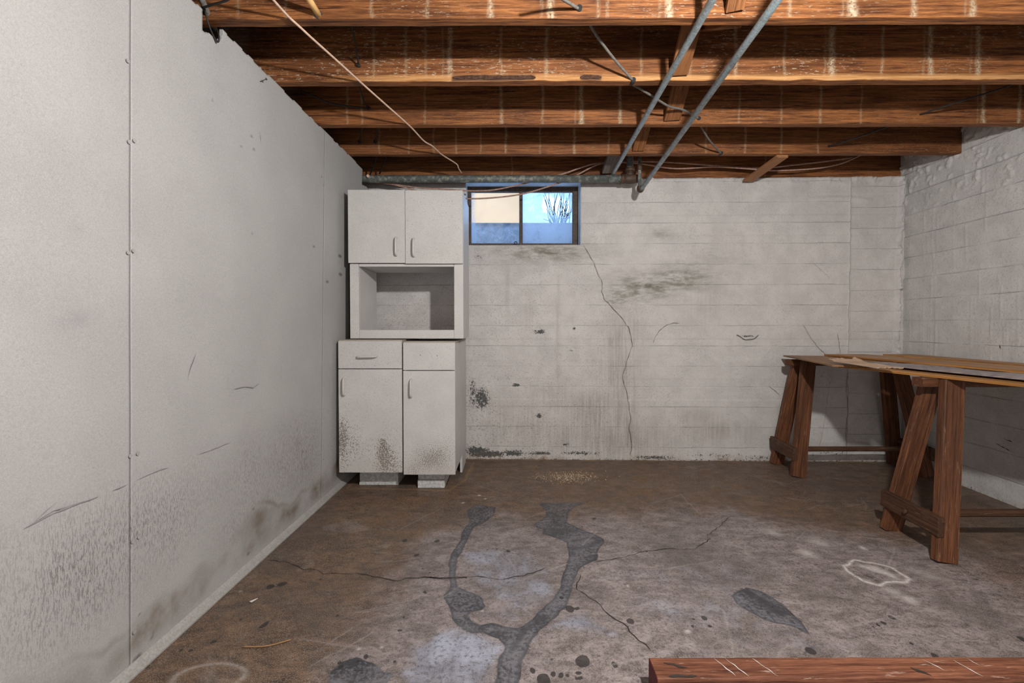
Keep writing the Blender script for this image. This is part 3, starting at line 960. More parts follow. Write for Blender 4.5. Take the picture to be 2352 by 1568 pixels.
# ---- right wall
def build_right():
    ys = np.concatenate([np.linspace(-2.85, 1.6, 30)[:-1], np.linspace(1.6, 3.3, 250)])
    zs = np.linspace(-0.02, ZS, 380)
    Y, Z = np.meshgrid(ys, zs, indexing='ij')
    X = np.where(Y > 0.5, 2.905 - 0.085 * (3.24 - Y), 2.905 - 0.085 * 2.74)
    sp = 0.1535
    z0 = CAMZ + (746 - 594) / 1000 * 3.24
    row = np.floor((Z - z0) / sp).astype(int)
    t = np.random.default_rng(8).random(128)
    st = (t[(row + 40) % 128] - 0.5) * 0.006 + ((Z - z0) / sp % 1 - 0.5) * 0.004
    rel = st + (fbm(Y, Z, 3, 5, 91) - 0.5) * 0.014
    # lumps and runs of thick paint near the top
    up = np.clip((Z - (ZJ - 0.42)) / 0.35, 0, 1)
    rel += up * np.clip(fbm(Y, Z, 26, 4, 13) - 0.55, 0, 1) * 0.05
    r4 = np.random.default_rng(77)
    for _ in range(46):
        y, z, L = r4.uniform(2.2, 3.2), r4.uniform(0.9, ZJ - 0.1), r4.uniform(0.06, 0.4)
        rel += soft(np.abs(Y - y) - 0.0015, 0.004) * (Z < z) * (Z > z - L) * 0.004
    P = np.stack([X - rel, Y, Z], -1)
    nz = fbm(Y, Z, 6, 4, 95)
    damp = np.clip((Z - 1.3) / 0.7, 0, 1) * 0.25 * nz
    peel = np.clip((0.06 - Z) / 0.06, 0, 1) * 0.4
    me = grid_mesh(P, back=(0.25, 0, 0), attrs={'mA': (X * 0, X * 0, peel, damp), 'mB': (nz * 0.3, peel * 0.6, X * 0)}, flip=True)
    wr = tag(link('wall_right', me, mat=M_RIGHT), kind='structure')
    for a in ((2310, 1006, 2330, 1015), (2292, 1018, 2325, 1036), (2300, 790, 2304, 800)):
        pp = []
        for px, py in ((a[0], a[1]), (a[2], a[3])):
            d = ray(px, py); t_ = 2.4
            for _ in range(20):
                t_ = XR(d.y * t_) / d.x
            pp.append((XR(d.y * t_) - 0.012, d.y * t_, CAMZ + d.z * t_))
        ribbon('scratch', pp, 0.006, (-1, 0, 0), M_CRACK, wr, lift=0, jag=0.002)


build_right()

# ---- left wall: old wall behind, drywall sheets in front
old = tag(box('wall_left', (-1.62, -2.9, -0.05), (-1.42, 3.4, ZS), M_OLDWALL, bevel=0.0), kind='structure')
dark_back = tag(box('dark_backing', (-1.20, -2.85, -0.02), (-1.152, 3.27, ZJ - 0.06), M_DARK, bevel=0.0), kind='structure')  # dark box added behind the drywall, giving seams their shade by colour
NOTCH1 = [lw(464, 20), lw(464, 71), lw(486, 80), lw(505, 97), lw(513, 76), lw(505, 40), lw(490, 0), lw(470, -20)]
NOTCH2 = [lw(833, 384), lw(832, 425), lw(842, 429), (3.6, lw(860, 438)[1]), (3.6, ZJ + 0.1), (lw(833, 384)[0], ZJ + 0.1)]


def left_panel(y0, y1, fine=True):
    st = 0.006 if fine else 0.06
    ys = np.linspace(y0, y1, max(3, int((y1 - y0) / st)))
    zs = np.linspace(0.0, ZJ - 0.003, int(ZJ / st))
    Y, Z = np.meshgrid(ys, zs, indexing='ij')
    kk = Z / ZJ
    X = (-1.135 + 0.018 * Y) * (1 - kk) + (-1.10 + 0.019 * Y) * kk
    # slightly dished by the studs, ragged top edge
    X = X + (fbm(Y, Z, 1.5, 3, 14) - 0.5) * 0.004
    ym = (Y[:-1, :-1] + Y[1:, 1:]) / 2; zm = (Z[:-1, :-1] + Z[1:, 1:]) / 2
    mask = np.ones_like(ym, bool)
    if fine:
        rag = (fbm(ym, zm * 0, 25, 3, 4) - 0.5) * 0.012
        mask &= zm < ZJ - 0.006 + rag
        for nt in (NOTCH1, NOTCH2):
            mask &= sdpoly(ym, zm, nt) > 0
    n1 = fbm(Y, Z, 5, 4, 61)
    hm = 0.08 + 0.26 * fbm(Y, Y * 0 + 1, 3.2, 4, 66)
    damp = np.clip((hm - Z) / 0.05, 0, 1) * np.clip((Z - 0.03) / 0.06, 0.25, 1) * np.clip(fbm(Y, Z, 7, 4, 71) * 2.0 - 0.45, 0, 1)
    damp *= 0.75 + 0.35 * (Y > 1.4)
    tide = np.exp(-((Z - hm + 0.01) / 0.012) ** 2) * np.clip(fbm(Y, Z, 4, 2, 73) * 2 - 0.7, 0, 1)
    damp = np.maximum(damp, tide * 0.7)
    grain = np.clip((0.62 - Z) / 0.2, 0, 1) * np.clip((Z - 0.1) / 0.15, 0, 1) * np.clip(fbm(Y, Z * 0.6, 3.5, 3, 81) * 2.6 - 0.95, 0, 1)
    far = np.clip((Y - 1.9) / 0.5, 0, 1)
    spk = far * np.clip((0.85 - Z) / 0.5, 0, 1) * (0.35 + 0.6 * n1) + 0.12 * n1
    sm = np.zeros_like(Y)
    for (px, py, r, s) in ((180, 735, 20, .35), (150, 742, 18, .25), (685, 1019, 10, .55), (175, 525, 14, .2), (55, 1152, 10, .25), (505, 115, 8, .25), (60, 800, 5, .2), (1200, 1, 1, 0), (195, 1390, 5, .5)):
        c = lw(px, py)
        sm = np.maximum(sm, s * gauss(Y, Z, c[0], c[1], r * .0016 * c[0], r * .0011 * c[0]))
    # seam line soil
    for sy in (2.47,):
        sm = np.maximum(sm, 0.45 * np.exp(-((Y - sy + 0.004 * (n1 - .5)) / 0.004) ** 2) * np.clip(fbm(Y, Z, 14, 3, 5) * 2.6 - 1.0, 0, 1))
    hole = np.zeros_like(Y)
    for (px, py, r) in ((583, 343, 3), (752, 647, 4), (782, 630, 5), (781, 588, 5), (721, 566, 3), (579, 536, 2), (578, 313, 3), (318, 1508, 9), (310, 1515, 7), (349, 1465, 4), (321, 1410, 3), (571, 1271, 4),
                        (582, 1168, 3), (488, 230, 2), (554, 336, 2), (352, 1455, 3)):
        c = lw(px, py)
        hole = np.maximum(hole, soft(np.hypot((Y - c[0]) / c[0], (Z - c[1])) - r * .0007 * c[0], 0.003))
    me = grid_mesh(np.stack([X, Y, Z], -1), mask, back=(-0.0125, 0, 0), attrs={'mA': (damp, grain, spk, sm), 'mB': (hole, X * 0, X * 0)})
    return link('drywall_panel', me, parent=old, mat=M_DRY)


left_panel(-2.8, -1.195, False)
left_panel(-1.19, 0.03, False)
left_panel(0.032, 1.2483)
left_panel(1.2507, 2.469)
left_panel(2.4705, 3.285)
for l, w in ((((52, 1213), (80, 1198), (120, 1178), (165, 1160), (222, 1140)), .006), (((78, 1195), (100, 1175), (128, 1151)), .003), (((85, 1193), (120, 1172), (160, 1163)), .004),
             (((255, 1126), (290, 1112)), .004), (((310, 1103), (350, 1085), (385, 1073)), .003), (((455, 1043), (490, 1030), (527, 1016)), .0035), (((535, 893), (560, 888), (580, 890), (594, 880)), .004),
             (((428, 880), (435, 845), (448, 810)), .0025), (((595, 300), (598, 330)), .003)):
    P_ = []
    for p in l:
        y, z = lw(*p)
        P_.append((XL(y, z) + 0.0045, y, z))
    ribbon('scratch', P_, w, (1, 0, 0), M_SCRATCH, old, lift=0, jag=0.0015, step=0.02)
# drywall nail heads beside the seam
nail_me = mesh_from(*tube_data([(0, 0, 0), (0.0016, 0, 0)], 0.0055, 12))
M_NAILH = plain('painted_nail_head', (0.36, 0.35, 0.34), 0.6)
for px, py in ((291, 140), (294, 326), (306, 323), (292, 580), (304, 576), (297, 1047), (314, 1041), (302, 1243), (317, 1233), (306, 1451), (738, 405), (743, 425)):
    y, z = lw(px, py)
    link('nail_head', nail_me, Matrix.Translation((XL(y, z) + 0.003, y, z)), old, M_NAILH)

# base trim of the left wall
V = []; F = []
ysb = np.linspace(-2.8, 3.28, 60)
prof = [(-0.012, 0.0), (0.019, 0.0), (0.020, 0.006), (0.013, 0.022), (0.004, 0.034), (-0.012, 0.036)]
for y in ysb:
    for dx, z in prof:
        V.append((-1.137 + 0.018 * y + dx, y, z + (0.001 * random.random() if z > 0 else 0)))
n_ = len(prof)
for i in range(len(ysb) - 1):
    for k_ in range(n_):
        F.append((i * n_ + k_, i * n_ + (k_ + 1) % n_, (i + 1) * n_ + (k_ + 1) % n_, (i + 1) * n_ + k_))
F += [tuple(reversed(range(n_))), tuple(range((len(ysb) - 1) * n_, len(ysb) * n_))]
tag(link('baseboard_left', mesh_from(V, F), mat=M_TRIM), kind='structure')

# ---- closed rear wall (behind the photographer), upper floor slab, outside wall
rw = tag(box('wall_rear', (-1.6, -2.95, 0), (3.1, -2.8, ZS), plain('rear_wall_paint', (0.58, 0.565, 0.545), 0.8, 0.2), bevel=0), kind='structure')
ceil = tag(box('ceiling', (-1.62, -2.95, ZS + 0.021), (3.1, 3.56, ZS + 0.15), M_DARK, bevel=0), kind='structure')
tag(box('wall_exterior', (-3.0, 3.34, ZS + 0.15), (5.0, 3.56, 5.2), M_STUCCO, bevel=0), kind='structure')
tag(box('trim_5', (-1.6, 3.345, ZJ), (3.1, 3.56, ZS + 0.15), M_DARK, bevel=0), kind='structure')


def clip_poly(poly, a, b, c):
    """keep a*x+b*y<=c"""
    out = []
    for i in range(len(poly)):
        p, q = poly[i], poly[(i + 1) % len(poly)]
        dp = a * p[0] + b * p[1] - c; dq = a * q[0] + b * q[1] - c
        if dp <= 0: out.append(p)
        if dp * dq < 0:
            t = dp / (dp - dq)
            out.append((p[0] + t * (q[0] - p[0]), p[1] + t * (q[1] - p[1])))
    return out


wdt = 0.215 / math.sqrt(2)
c0 = 0.137 + 1.6
for i in range(-30, 30):
    c_lo = c0 + i * 0.215 + 0.004; c_hi = c0 + (i + 1) * 0.215 - 0.004
    poly = [(-1.4, 0.6), (3.05, 0.6), (3.05, 3.34), (-1.4, 3.34)]
    poly = clip_poly(poly, 1, 1, c_hi)
    if len(poly) > 2: poly = clip_poly(poly, -1, -1, -c_lo)
    if len(poly) > 2:
        ar = sum(poly[k][0] * poly[(k + 1) % len(poly)][1] - poly[(k + 1) % len(poly)][0] * poly[k][1] for k in range(len(poly)))
        if ar > 0.02:
            prism('plank', poly, ZS, ZS + 0.0205, M_PLANK, ceil)

# ---- window
wroot = tag(link('window_1', None, Matrix.Translation((0.08, 3.44, WZ0))), kind='structure')
FX0, FX1 = at(1073, 500, 3.44).x, at(1327, 500, 3.44).x
FZ0, FZ1 = WZ0, at(1200, 431, 3.44).z
YF0, YF1 = 3.425, 3.465
box('head_rail', (FX0, YF0, at(1200, 440, 3.425).z), (FX1, YF1, FZ1), M_WFRAME, wroot, .003)
box('bottom_rail', (FX0, YF0, FZ0), (FX1, YF1, at(1200, 558.5, 3.425).z), M_WFRAME, wroot, .003)
box('side_rail', (FX0, YF0 + .001, FZ0 + .01), (at(1082, 500, 3.425).x, YF1 - .001, FZ1 - .01), M_WFRAME, wroot, .003)
box('side_rail', (at(1315.5, 500, 3.425).x, YF0 + .001, FZ0 + .01), (FX1, YF1 - .001, FZ1 - .01), M_WFRAME, wroot, .003)
box('mullion', (at(1193, 500, 3.425).x, YF0 - .006, FZ0 + .01), (at(1200.5, 500, 3.425).x, YF1, FZ1 - .01), M_WFRAME, wroot, .003)
for s, (a, b) in enumerate(((1081, 1194), (1199, 1317))):
    x0, x1 = at(a, 500, 3.445).x, at(b, 500, 3.445).x
    z0, z1 = FZ0 + 0.02, FZ1 - 0.02
    X, Z = np.meshgrid(np.linspace(x0, x1, 90), np.linspace(z0, z1, 90), indexing='ij')
    u = (X - x0) / (x1 - x0); v = (Z - z0) / (z1 - z0)
    n_a = fbm(u, v, 6, 4, 33 + s)
    if s == 0:
        d_ = 0.50 * np.clip((0.42 - v) / 0.1, 0, 1) + 0.75 * np.clip((0.17 - u) / 0.12, 0, 1) * (n_a + 0.2) - 0.15
    else:
        d_ = 0.62 + 0.1 * np.clip((0.42 - v) / 0.1, 0, 1) + 0.5 * (n_a - 0.5)
        torn = soft(sdpoly(u + (n_a - .5) * .1, v, [(.40, .62), (.42, .86), (.52, .93), (.62, .85), (.72, .90), (.80, .84), (.95, .80), (.95, .62), (.86, .52), (.66, .56), (.48, .60)]), 0.02)
        d_ = np.maximum(d_ * (1 - torn) - torn * 0.3, -0.2)
    edge_ = np.minimum(np.minimum(u, 1 - u), np.minimum(v, 1 - v))
    d_ = d_ + 0.5 * np.clip((0.04 - edge_) / 0.04, 0, 1)
    me = grid_mesh(np.stack([X, X * 0 + 3.447, Z], -1), back=(0, 0.003, 0), attrs={'mA': (d_ + 0.2, X * 0, X * 0)})
    link('pane', me, parent=wroot, mat=M_GLASS)
rc = at(1184.5, 558, 3.415)
V, F = tube_data([rc + Vector((0.011 * math.cos(a), 0, 0.011 * math.sin(a))) for a in np.linspace(0, 2 * math.pi, 17)], 0.003, 6)
link('latch_ring', mesh_from([v - rc for v in V], F, smooth=True), Matrix.Translation(rc), wroot, M_BLACKW)
# plaster reveal
tag(box('trim_1', (WX0 - 0.004, YB(WX0) + 0.004, WZ0), (WX0 + 0.004, 3.55, WZ1), M_REVEAL, bevel=0), kind='structure')
tag(box('trim_2', (WX1 - 0.004, YB(WX1) + 0.004, WZ0), (WX1 + 0.004, 3.55, WZ1), M_REVEAL, bevel=0), kind='structure')
tag(box('trim_3', (WX0, YB(WX1) + 0.006, WZ1 - 0.004), (WX1, 3.55, WZ1 + 0.004), M_REVEAL, bevel=0), kind='structure')

# ---- outside
zt = at(1200, 511, 4.15).z
tag(box('ground', (-9, 4.27, zt - 0.4), (9, 20, zt - 0.02), M_GROUND, bevel=0), kind='structure')
tag(box('window_well', (-0.95, 4.15, 1.2), (1.1, 4.27, zt), M_WELL, bevel=.01), 'grey concrete kerb of the window well seen through the dirty panes', 'kerb')
ho = thing('neighbour_house', (-3.5, 9.5, zt), 'cream stucco house wall seen through the cleaner window pane', 'building')
box('wall', (-6.0, 9.0, zt - .05), (at(1193, 500, 9.0).x - 0.0, 10.0, 6.6), M_STUCCO, ho, .01)
box('roof', (-6.3, 8.7, 6.6), (at(1193, 500, 9.0).x + .3, 10.3, 6.75), plain('grey_roof', (.2, .2, .2)), ho, .01)
bush = thing('bare_shrub', (0.5, 5.0, zt - 0.02), 'bare twiggy shrub outside, behind the film-covered window pane', 'shrub')
rb = random.Random(4)
base_p = Vector((at(1285, 515, 5.0).x, 5.0, zt - 0.02))
for i in range(44):
    tgt = at(rb.uniform(1243, 1318), rb.uniform(430, 505), rb.uniform(4.8, 5.2))
    mid = base_p.lerp(tgt, 0.5) + Vector((rb.uniform(-.06, .06), rb.uniform(-.05, .05), rb.uniform(-.03, .06)))
    tube('branch', [base_p + Vector((rb.uniform(-.1, .1), 0, 0)), mid, tgt], [0.006, 0.004, 0.002] if False else 0.0035, M_TWIG, bush, n=5, curve=4)

# =================================================================== JOISTS
JF = [1.617, 2.017, 2.439, 2.852]
JDRIP = {0: [(-.98, .3), (-.81, .3), (-.706, .35), (-.5, .5), (-.304, .5), (-.077, 1), (.137, 1.3), (.306, .35), (.34, .25), (.558, 1.4), (.99, .6), (1.21, 2.0), (1.43, 1.0), (1.64, 1.2), (1.85, .5)],
         1: [(-.62, .4), (-.477, .5), (-.388, .25), (-.279, 1.2), (-.05, .5), (.152, .8), (.58, .4), (.80, .4), (1.0, .8), (1.22, .5), (1.43, 1.7), (1.655, .6), (1.87, 1.3), (2.08, 1.3), (2.31, 1.0)],
         2: [(-.9, .5), (-.82, .4), (-.475, .35), (-.058, .8), (.166, .6), (.377, 1.3), (.588, .9), (1.238, .3), (1.466, .35), (1.68, .7), (1.9, .3), (2.56, 1.2), (2.756, 1.0)],
         3: [(-.85, .3), (-.66, .3), (-.5, .3), (-.36, .5), (-.2, .4), (-.04, .7), (.18, .4), (.40, .8), (.62, .5), (1.24, .5), (1.49, .6), (1.72, .5), (1.95, .4)]}


def joist(yfar, x0, x1, name, label, seed, drips=(), strip=False, fleck=0.5, z0=ZJ, z1=ZS, th=0.040, group=None, fine=True, ragged=False):
    sx = 0.006 if fine else 0.2
    nx = max(3, int((x1 - x0) / sx))
    xs = np.linspace(x0, x1, nx)
    # profile around: front face (bottom to top) preceded by bottom
    prof = [(0.0, 0.0, 0), (-th + .003, 0.0, 0), (-th, 0.003, 1)]
    for zz in np.linspace(0.016, (z1 - z0), 14 if fine else 2):
        prof.append((-th, zz, 1))
    prof.append((0.0, z1 - z0, 2)); prof.append((0.0, 0.0, 3))
    pr = np.array([(a, b) for a, b, c in prof])
    X = np.repeat(xs[:, None], len(prof), 1)
    xm = (x0 + x1) / 2
    dY = np.repeat(pr[None, :, 0], nx, 0); dZ = np.repeat(pr[None, :, 1], nx, 0)
    wav = (fbm(X, X * 0 + seed, 1.3, 3, seed) - 0.5)
    edge_n = (fbm(X, X * 0 + seed, 9, 4, seed + 4) - 0.5)
    low = dZ < 0.004
    Yl = dY + wav * 0.006
    Zl = dZ + wav * 0.004 + low * edge_n * 0.005
    if strip:   # chipped arris
        Zl = Zl + (low & (dY < -0.01)) * np.clip(edge_n, 0, 1) * 0.012
    P = np.stack([X - xm, Yl, Zl], -1)
    D = np.zeros_like(X); fk = np.zeros_like(X); ra = np.zeros_like(X); bark = np.zeros_like(X)
    front = dY < -th + 0.002
    rr = np.random.default_rng(seed)
    for x, w in drips:
        wob = (fbm(dZ, dZ * 0 + x * 9, 30, 3, 3) - 0.5) * 0.014
        hw = 0.0045 + 0.010 * max(0, w - .4)
        spread = hw * (1 + 0.5 * np.clip((0.05 - dZ) / 0.05, 0, 1) * (w > .7))
        D = np.maximum(D, min(1, 0.45 + 0.4 * w) * soft(np.abs(X - x - wob) - spread * 0.6, 0.004 + 0.3 * hw) * front)
        if w > 1.0:
            D = np.maximum(D, 0.4 * soft(np.abs(X - x + 0.03 + wob) - 0.003, 0.004) * front)
    fk = front * np.clip(fbm(X, dZ, 3, 3, seed + 2) * 2.0 - 0.6, 0, 1) * fleck
    if strip:
        ra = (dZ < 0.026) & (dZ > 0.001)
        ra = ra * np.clip((X + 0.85) / 0.3, 0, 1)
        for a, b in ((1040, 1230), (1332, 1381)):
            xa, xb = at(a, 190, 1.977).x, at(b, 190, 1.977).x
            bark = np.maximum(bark, soft(np.maximum(xa - X, X - xb) + (edge_n * .02), .004) * ((dZ < 0.026) & (dZ > 0.001)))
    me = grid_mesh(P, attrs={'mA': (D, fk, ra, bark)}, smooth=False)
    # end caps
    import bmesh
    bm = bmesh.new(); bm.from_mesh(me)
    bmesh.ops.remove_doubles(bm, verts=bm.verts, dist=1e-5)
    be = [e for e in bm.edges if e.is_boundary]
    bmesh.ops.holes_fill(bm, edges=be, sides=0)
    bmesh.ops.recalc_face_normals(bm, faces=bm.faces)
    bm.to_mesh(me); bm.free()
    M = Matrix.Translation((xm, yfar - 0.0045 * xm, z0)) @ Matrix.Rotation(-0.0045, 4, 'Z')
    o = link(name, me, M, None, M_JOIST)
    return tag(o, label, 'joist', group)


G = 'floor joists overhead'
joist(JF[0], -1.40, 2.76, 'ceiling_joist', 'reddish brown ceiling joist that the pale yellow tube runs into', 1, JDRIP[0], fleck=0.6, group=G)
joist(JF[1], -1.40, 2.785, 'ceiling_joist', 'brown ceiling joist with pale raw lower edge and dark bark patches', 2, JDRIP[1], strip=True, fleck=0.9, group=G)
joist(JF[2], -1.40, 2.83, 'ceiling_joist', 'brown ceiling joist next behind the one with bark patches', 3, JDRIP[2], fleck=0.3, group=G)
joist(JF[3], -1.40, at(2205, 340, 2.81).x, 'ceiling_joist', 'brown ceiling joist with ragged end by right wall, pale strip nailed below', 4, JDRIP[3], fleck=0.25, group=G)
joist(YB(0) + 0.036, -1.30, at(2089, 385, 3.24).x, 'rim_joist', 'dark rim joist lying on top of the concrete wall above the window', 5, [(.0, .2), (1.9, .3)], fleck=0.15, group=G)
for i, y in enumerate((1.212, 0.81, 0.40, 0.0, -0.40, -0.81, -1.22, -1.63, -2.04, -2.45)):
    joist(y, -1.40, XR(y) - 0.01, 'ceiling_joist', ('brown ceiling joist next to the tube-pierced joist, towards the hanging bulb', 'brown ceiling joist one bay short of the hanging bulb')[i] if i < 2 else 'brown ceiling joist over the basement behind the hanging bulb',
          10 + i, [], fleck=0.3, group=G, fine=False)

JB = [o for o in COL.objects if o.get('label', '').endswith('dark bark patches')][0]
M_BARK = plain('bark', (0.075, 0.040, 0.026), 0.9, 0.1, 0, 0.45, 70, 0.8)
for a, b in ((1040, 1230), (1332, 1381)):
    xa, xb = at(a, 190, 1.975).x, at(b, 190, 1.975).x
    n = max(6, int((xb - xa) / 0.02))
    top = [(xa + (xb - xa) * i / n, random.uniform(.021, .026) if 0 < i < n else .016) for i in range(n + 1)]
    bot = [(xa + (xb - xa) * i / n, random.uniform(.005, .009) if 0 < i < n else .011) for i in range(n + 1)]
    V = []; F = []
    for (x, zt_), (x2, zb_) in zip(top, bot):
        yj = JF[1] - 0.0045 * x - 0.040
        for yy in (yj - random.uniform(.004, .0065), yj + .004):
            V += [(x - xa, yy, ZJ + zb_), (x - xa, yy, ZJ + zt_)]
    for i in range(n):
        q = 4 * i
        F += [(q, q + 1, q + 5, q + 4), (q + 1, q + 3, q + 7, q + 5), (q + 2, q + 6, q + 7, q + 3), (q, q + 4, q + 6, q + 2)]
    F += [(0, 2, 3, 1), (4 * n, 4 * n + 1, 4 * n + 3, 4 * n + 2)]
    link('bark_patch', mesh_from(V, F), Matrix.Translation((xa, 0, 0)), JB, M_BARK)

# ragged splintered end of the joist that stops at the right wall
M_SPLINT = plain('splintered_end', (0.12, 0.075, 0.05), 0.9, 0.1, 0, 0.4)


# =================================================================== CROSS BRIDGING
def bridge(px_b, yb, zb, px_t, yt, zt_, label, w=0.078, mat=M_BRACE, th=0.022):
    b = Vector((at(px_b, 300, yb).x, yb, zb)); t = Vector((at(px_t, 300, yt).x, yt, zt_))
    # face across the slope
    d = (t - b).normalized()
    up = d.cross(Vector((1, 0, 0))).normalized()
    o = beam('bridging_strut', b, t, w, th, mat, None, up=up, bevel=.002, rough=.0015)
    return tag(o, label, 'brace', 'cross bridging struts between joists')


bridge(1684, 1.562, ZJ + .020, 1755, 1.245, ZS - .02, 'brown bridging strut meeting the joist that the yellow tube pierces', .062)
bridge(1558, 1.960, ZJ + .022, 1616, 1.645, ZS - .02, 'orange brown bridging strut meeting the joist with bark patches')
bridge(1543, 2.382, ZJ + .020, 1588, 2.045, ZS - .02, 'brown bridging strut just behind the joist with bark patches', .085)
bridge(1466, 2.795, ZJ + .020, 1500, 2.465, ZS - .02, 'reddish bridging strut meeting the ragged-ended joist', .075)
bridge(1680, 1.640, ZJ + .022, 1600, 1.955, ZS - .02, 'thin bridging strut rising behind the joist that the tube pierces', .07)
bridge(1690, 2.042, ZJ + .025, 1560, 2.375, ZS - .02, 'thin bridging strut rising behind the joist with bark patches', .07)
blk = beam('bridging_strut', at(1396, 393, 3.215), at(1418, 352, 2.885) + Vector((0, 0, .05)), .085, .035, M_BLOCK, None, up=(0, .4, 1), bevel=.003, rough=.003)
tag(blk, 'grey weathered bridging strut with cut end above the drain pipe', 'brace', 'cross bridging struts between joists')
st = beam('wood_strip', at(1719, 414, 3.212), at(1797, 358.5, 2.815), .075, .018, M_STRIP, None, bevel=.002, rough=.001)
tag(st, 'pale loose wood strip spanning from ragged-ended joist to concrete wall', 'wood strip')

# =================================================================== PIPES
dr = thing('drain_pipe', at(1130, 411, 3.14), 'old grey drain pipe with rusty tee running across above the window', 'pipe')
yl = 3.14
pa, pb = at(828, 411, yl), at(1424, 410.5, yl)
tube('pipe_run', [pa + Vector((-0.2, 0, 0)), pa, pa.lerp(pb, .5), pb], 0.0265, M_DRAIN, dr, n=20)
c = at(1400, 410.5, yl)
tube('joint_sleeve', [at(1397, 410.5, yl), at(1427, 410.5, yl)], 0.0275, M_DRAIN, dr, n=20)
tube('tee_collar', [at(1425, 410.5, yl), at(1434, 410.5, yl)], 0.0335, M_IRON, dr, n=20)
tube('tee_body', [at(1432, 410.5, yl), at(1440, 410.5, yl), at(1448, 410.5, yl), at(1456, 410.5, yl), at(1462, 410.5, yl)], [.029, .034, .036, .034, .030], M_IRON, dr, n=20)
tube('tee_plug', [at(1460, 410.5, yl), at(1464, 410.5, yl), at(1466, 410.5, yl), at(1471, 410.5, yl)], [.030, .030, .022, .020], M_IRON, dr, n=8)
rz = at(1447, 410, yl)
tube('tee_branch', [rz, rz + Vector((0, 0, .052))], .029, M_IRON, dr, n=20)
tube('tee_collar', [rz + Vector((0, 0, .048)), rz + Vector((0, 0, .074))], .034, M_IRON, dr, n=20)
tube('riser', [rz + Vector((0, 0, .06)), rz + Vector((0, 0, .27))], .0235, M_DRAIN, dr, n=20)

zA = CAMZ + 1.075
a0 = onz(1411, 394, zA); a1 = onz(1636, 0, zA)
dA = (a1 - a0).normalized()
pA = thing('water_pipe', a0, 'galvanised water pipe ending behind the drain pipe, beside the bridging struts', 'pipe', 'water pipes slung under the joists')
tube('pipe_run', [a0 - dA * .05, a0, a1, a1 + dA * 1.4], .0135, M_GALV, pA, n=16)
b0 = at(1471, 438, 3.05); b1 = at(1786, 0, 1.37)
dB = (b1 - b0).normalized()
pB = thing('water_pipe', b0, 'galvanised water pipe with elbow dropping below the drain tee', 'pipe', 'water pipes slung under the joists')
tube('pipe_run', [b0 + dB * .01, b1, b1 + dB * 1.2], .0135, M_GALV, pB, n=16)
rp = b0 + Vector((-.003, .012, 0))
el = [b0 + dB * .045, b0 + dB * .02, b0 + dB * .004 + Vector((0, 0, .002)), rp + Vector((0, 0, .012)), rp + Vector((0, 0, .035))]
tube('elbow', catmull(el, 4), .0175, M_IRON, pB, n=14)
tube('riser', [rp + Vector((0, 0, .01)), rp + Vector((0, 0, .32))], .0125, M_DRAIN, pB, n=14)
tube('coupling', [rp + Vector((0, 0, .145)), rp + Vector((0, 0, .185))], .0165, M_IRON, pB, n=14)

# =================================================================== WIRES
def wire(label, P, r, mat, group='old wiring in the joists', hole=True, curve=5, name='wire'):
    pts_ = [at(*p) for p in P]
    o = tube(name, pts_, r, mat, None, n=8, curve=curve)
    tag(o, label, 'wire', group)
    if hole:
        e = pts_[-1]
        tube('insulator_tube', [e + Vector((0, -.010, 0)), e + Vector((0, .02, 0))], r * 1.9, M_BLACKW, o, n=12)
    return o


F1, F2, F3, F4, F5 = 1.577, 1.977, 2.399, 2.812, 3.25
bw0 = [(-0.86, .55, ZJ - .006), (-0.835, 1.0, ZJ - .005)]
P_ = [Vector(p) for p in bw0] + [onz(628, 0, ZJ - .005), onz(692, 65, ZJ - .005), onz(767, 133, ZJ - .006), onz(842, 201, ZJ - .005), onz(895, 248, ZJ - .006), onz(944, 292, ZJ - .005),
                                  onz(973, 323, ZJ - .010), onz(994, 336, ZJ - .008), onz(1015, 355, ZJ - .006), at(1048, 376, 2.98), at(1053, 386, 3.03), at(1060, 397, 3.095)]
tag(tube('wire', P_, .0042, M_BEIGEW, None, n=8, curve=5), 'long beige wire stapled slantwise under the joists', 'wire')
yt = tube('tube', [at(690, -38, 1.45) + Vector((0, -.25, .03)), at(712, 2, 1.52), at(732, 34, 1.579)], .0105, M_YELLOW, None, n=14)
tag(yt, 'pale yellow tube entering a ceiling joist beside the beige wire', 'tube')
tube('hole_ring', [at(732, 34, 1.574), at(732, 34, 1.580)], .0135, M_BLACKW, yt, n=14)
wire('black wire entering the same joist as the pale yellow tube', [(1262, -20, 1.40), (1296, 0, 1.50), (1330, 21, F1)], .0055, M_GREYW)
wire('grey wire ending at the pale raw edge of the barked joist', [(1340, 30, 1.66), (1363, 70, 1.72), (1384, 101, 1.79), (1417, 143, 1.88), (1454, 185, F2)], .0055, M_GREYW)
wire('short black wire hanging down to knob on the barked joist', [(806, 55, 1.80), (810, 72, 1.83), (817, 104, 1.88), (824, 150, F2 - .004)], .004, M_BLACKW)
wire('grey wire crossing behind both water pipes to a joist hole', [(1440, 188, 2.03), (1467, 202, 2.07), (1500, 222, 2.14), (1536, 244, 2.24), (1565, 251, 2.30), (1595, 265, 2.37), (1604, 273, F3)], .0055, M_GREYW)
wire('black wire sagging sideways to a knob, left of the beige wire', [(690, 208, 2.25), (718, 220, 2.28), (762, 238, 2.33), (810, 245, 2.37), (845, 248, F3)], .005, M_BLACKW)
wire('thin black wire dropping to the same knob as sagging wire', [(824, 190, 2.26), (829, 210, 2.30), (837, 236, 2.36), (848, 249, F3)], .0035, M_BLACKW)
wire('kinked grey wire ending in the ragged-ended joist', [(1604, 280, 2.47), (1615, 299, 2.52), (1628, 320, 2.62), (1646, 342, 2.74), (1656, 352, F4)], .0052, M_GREYW)
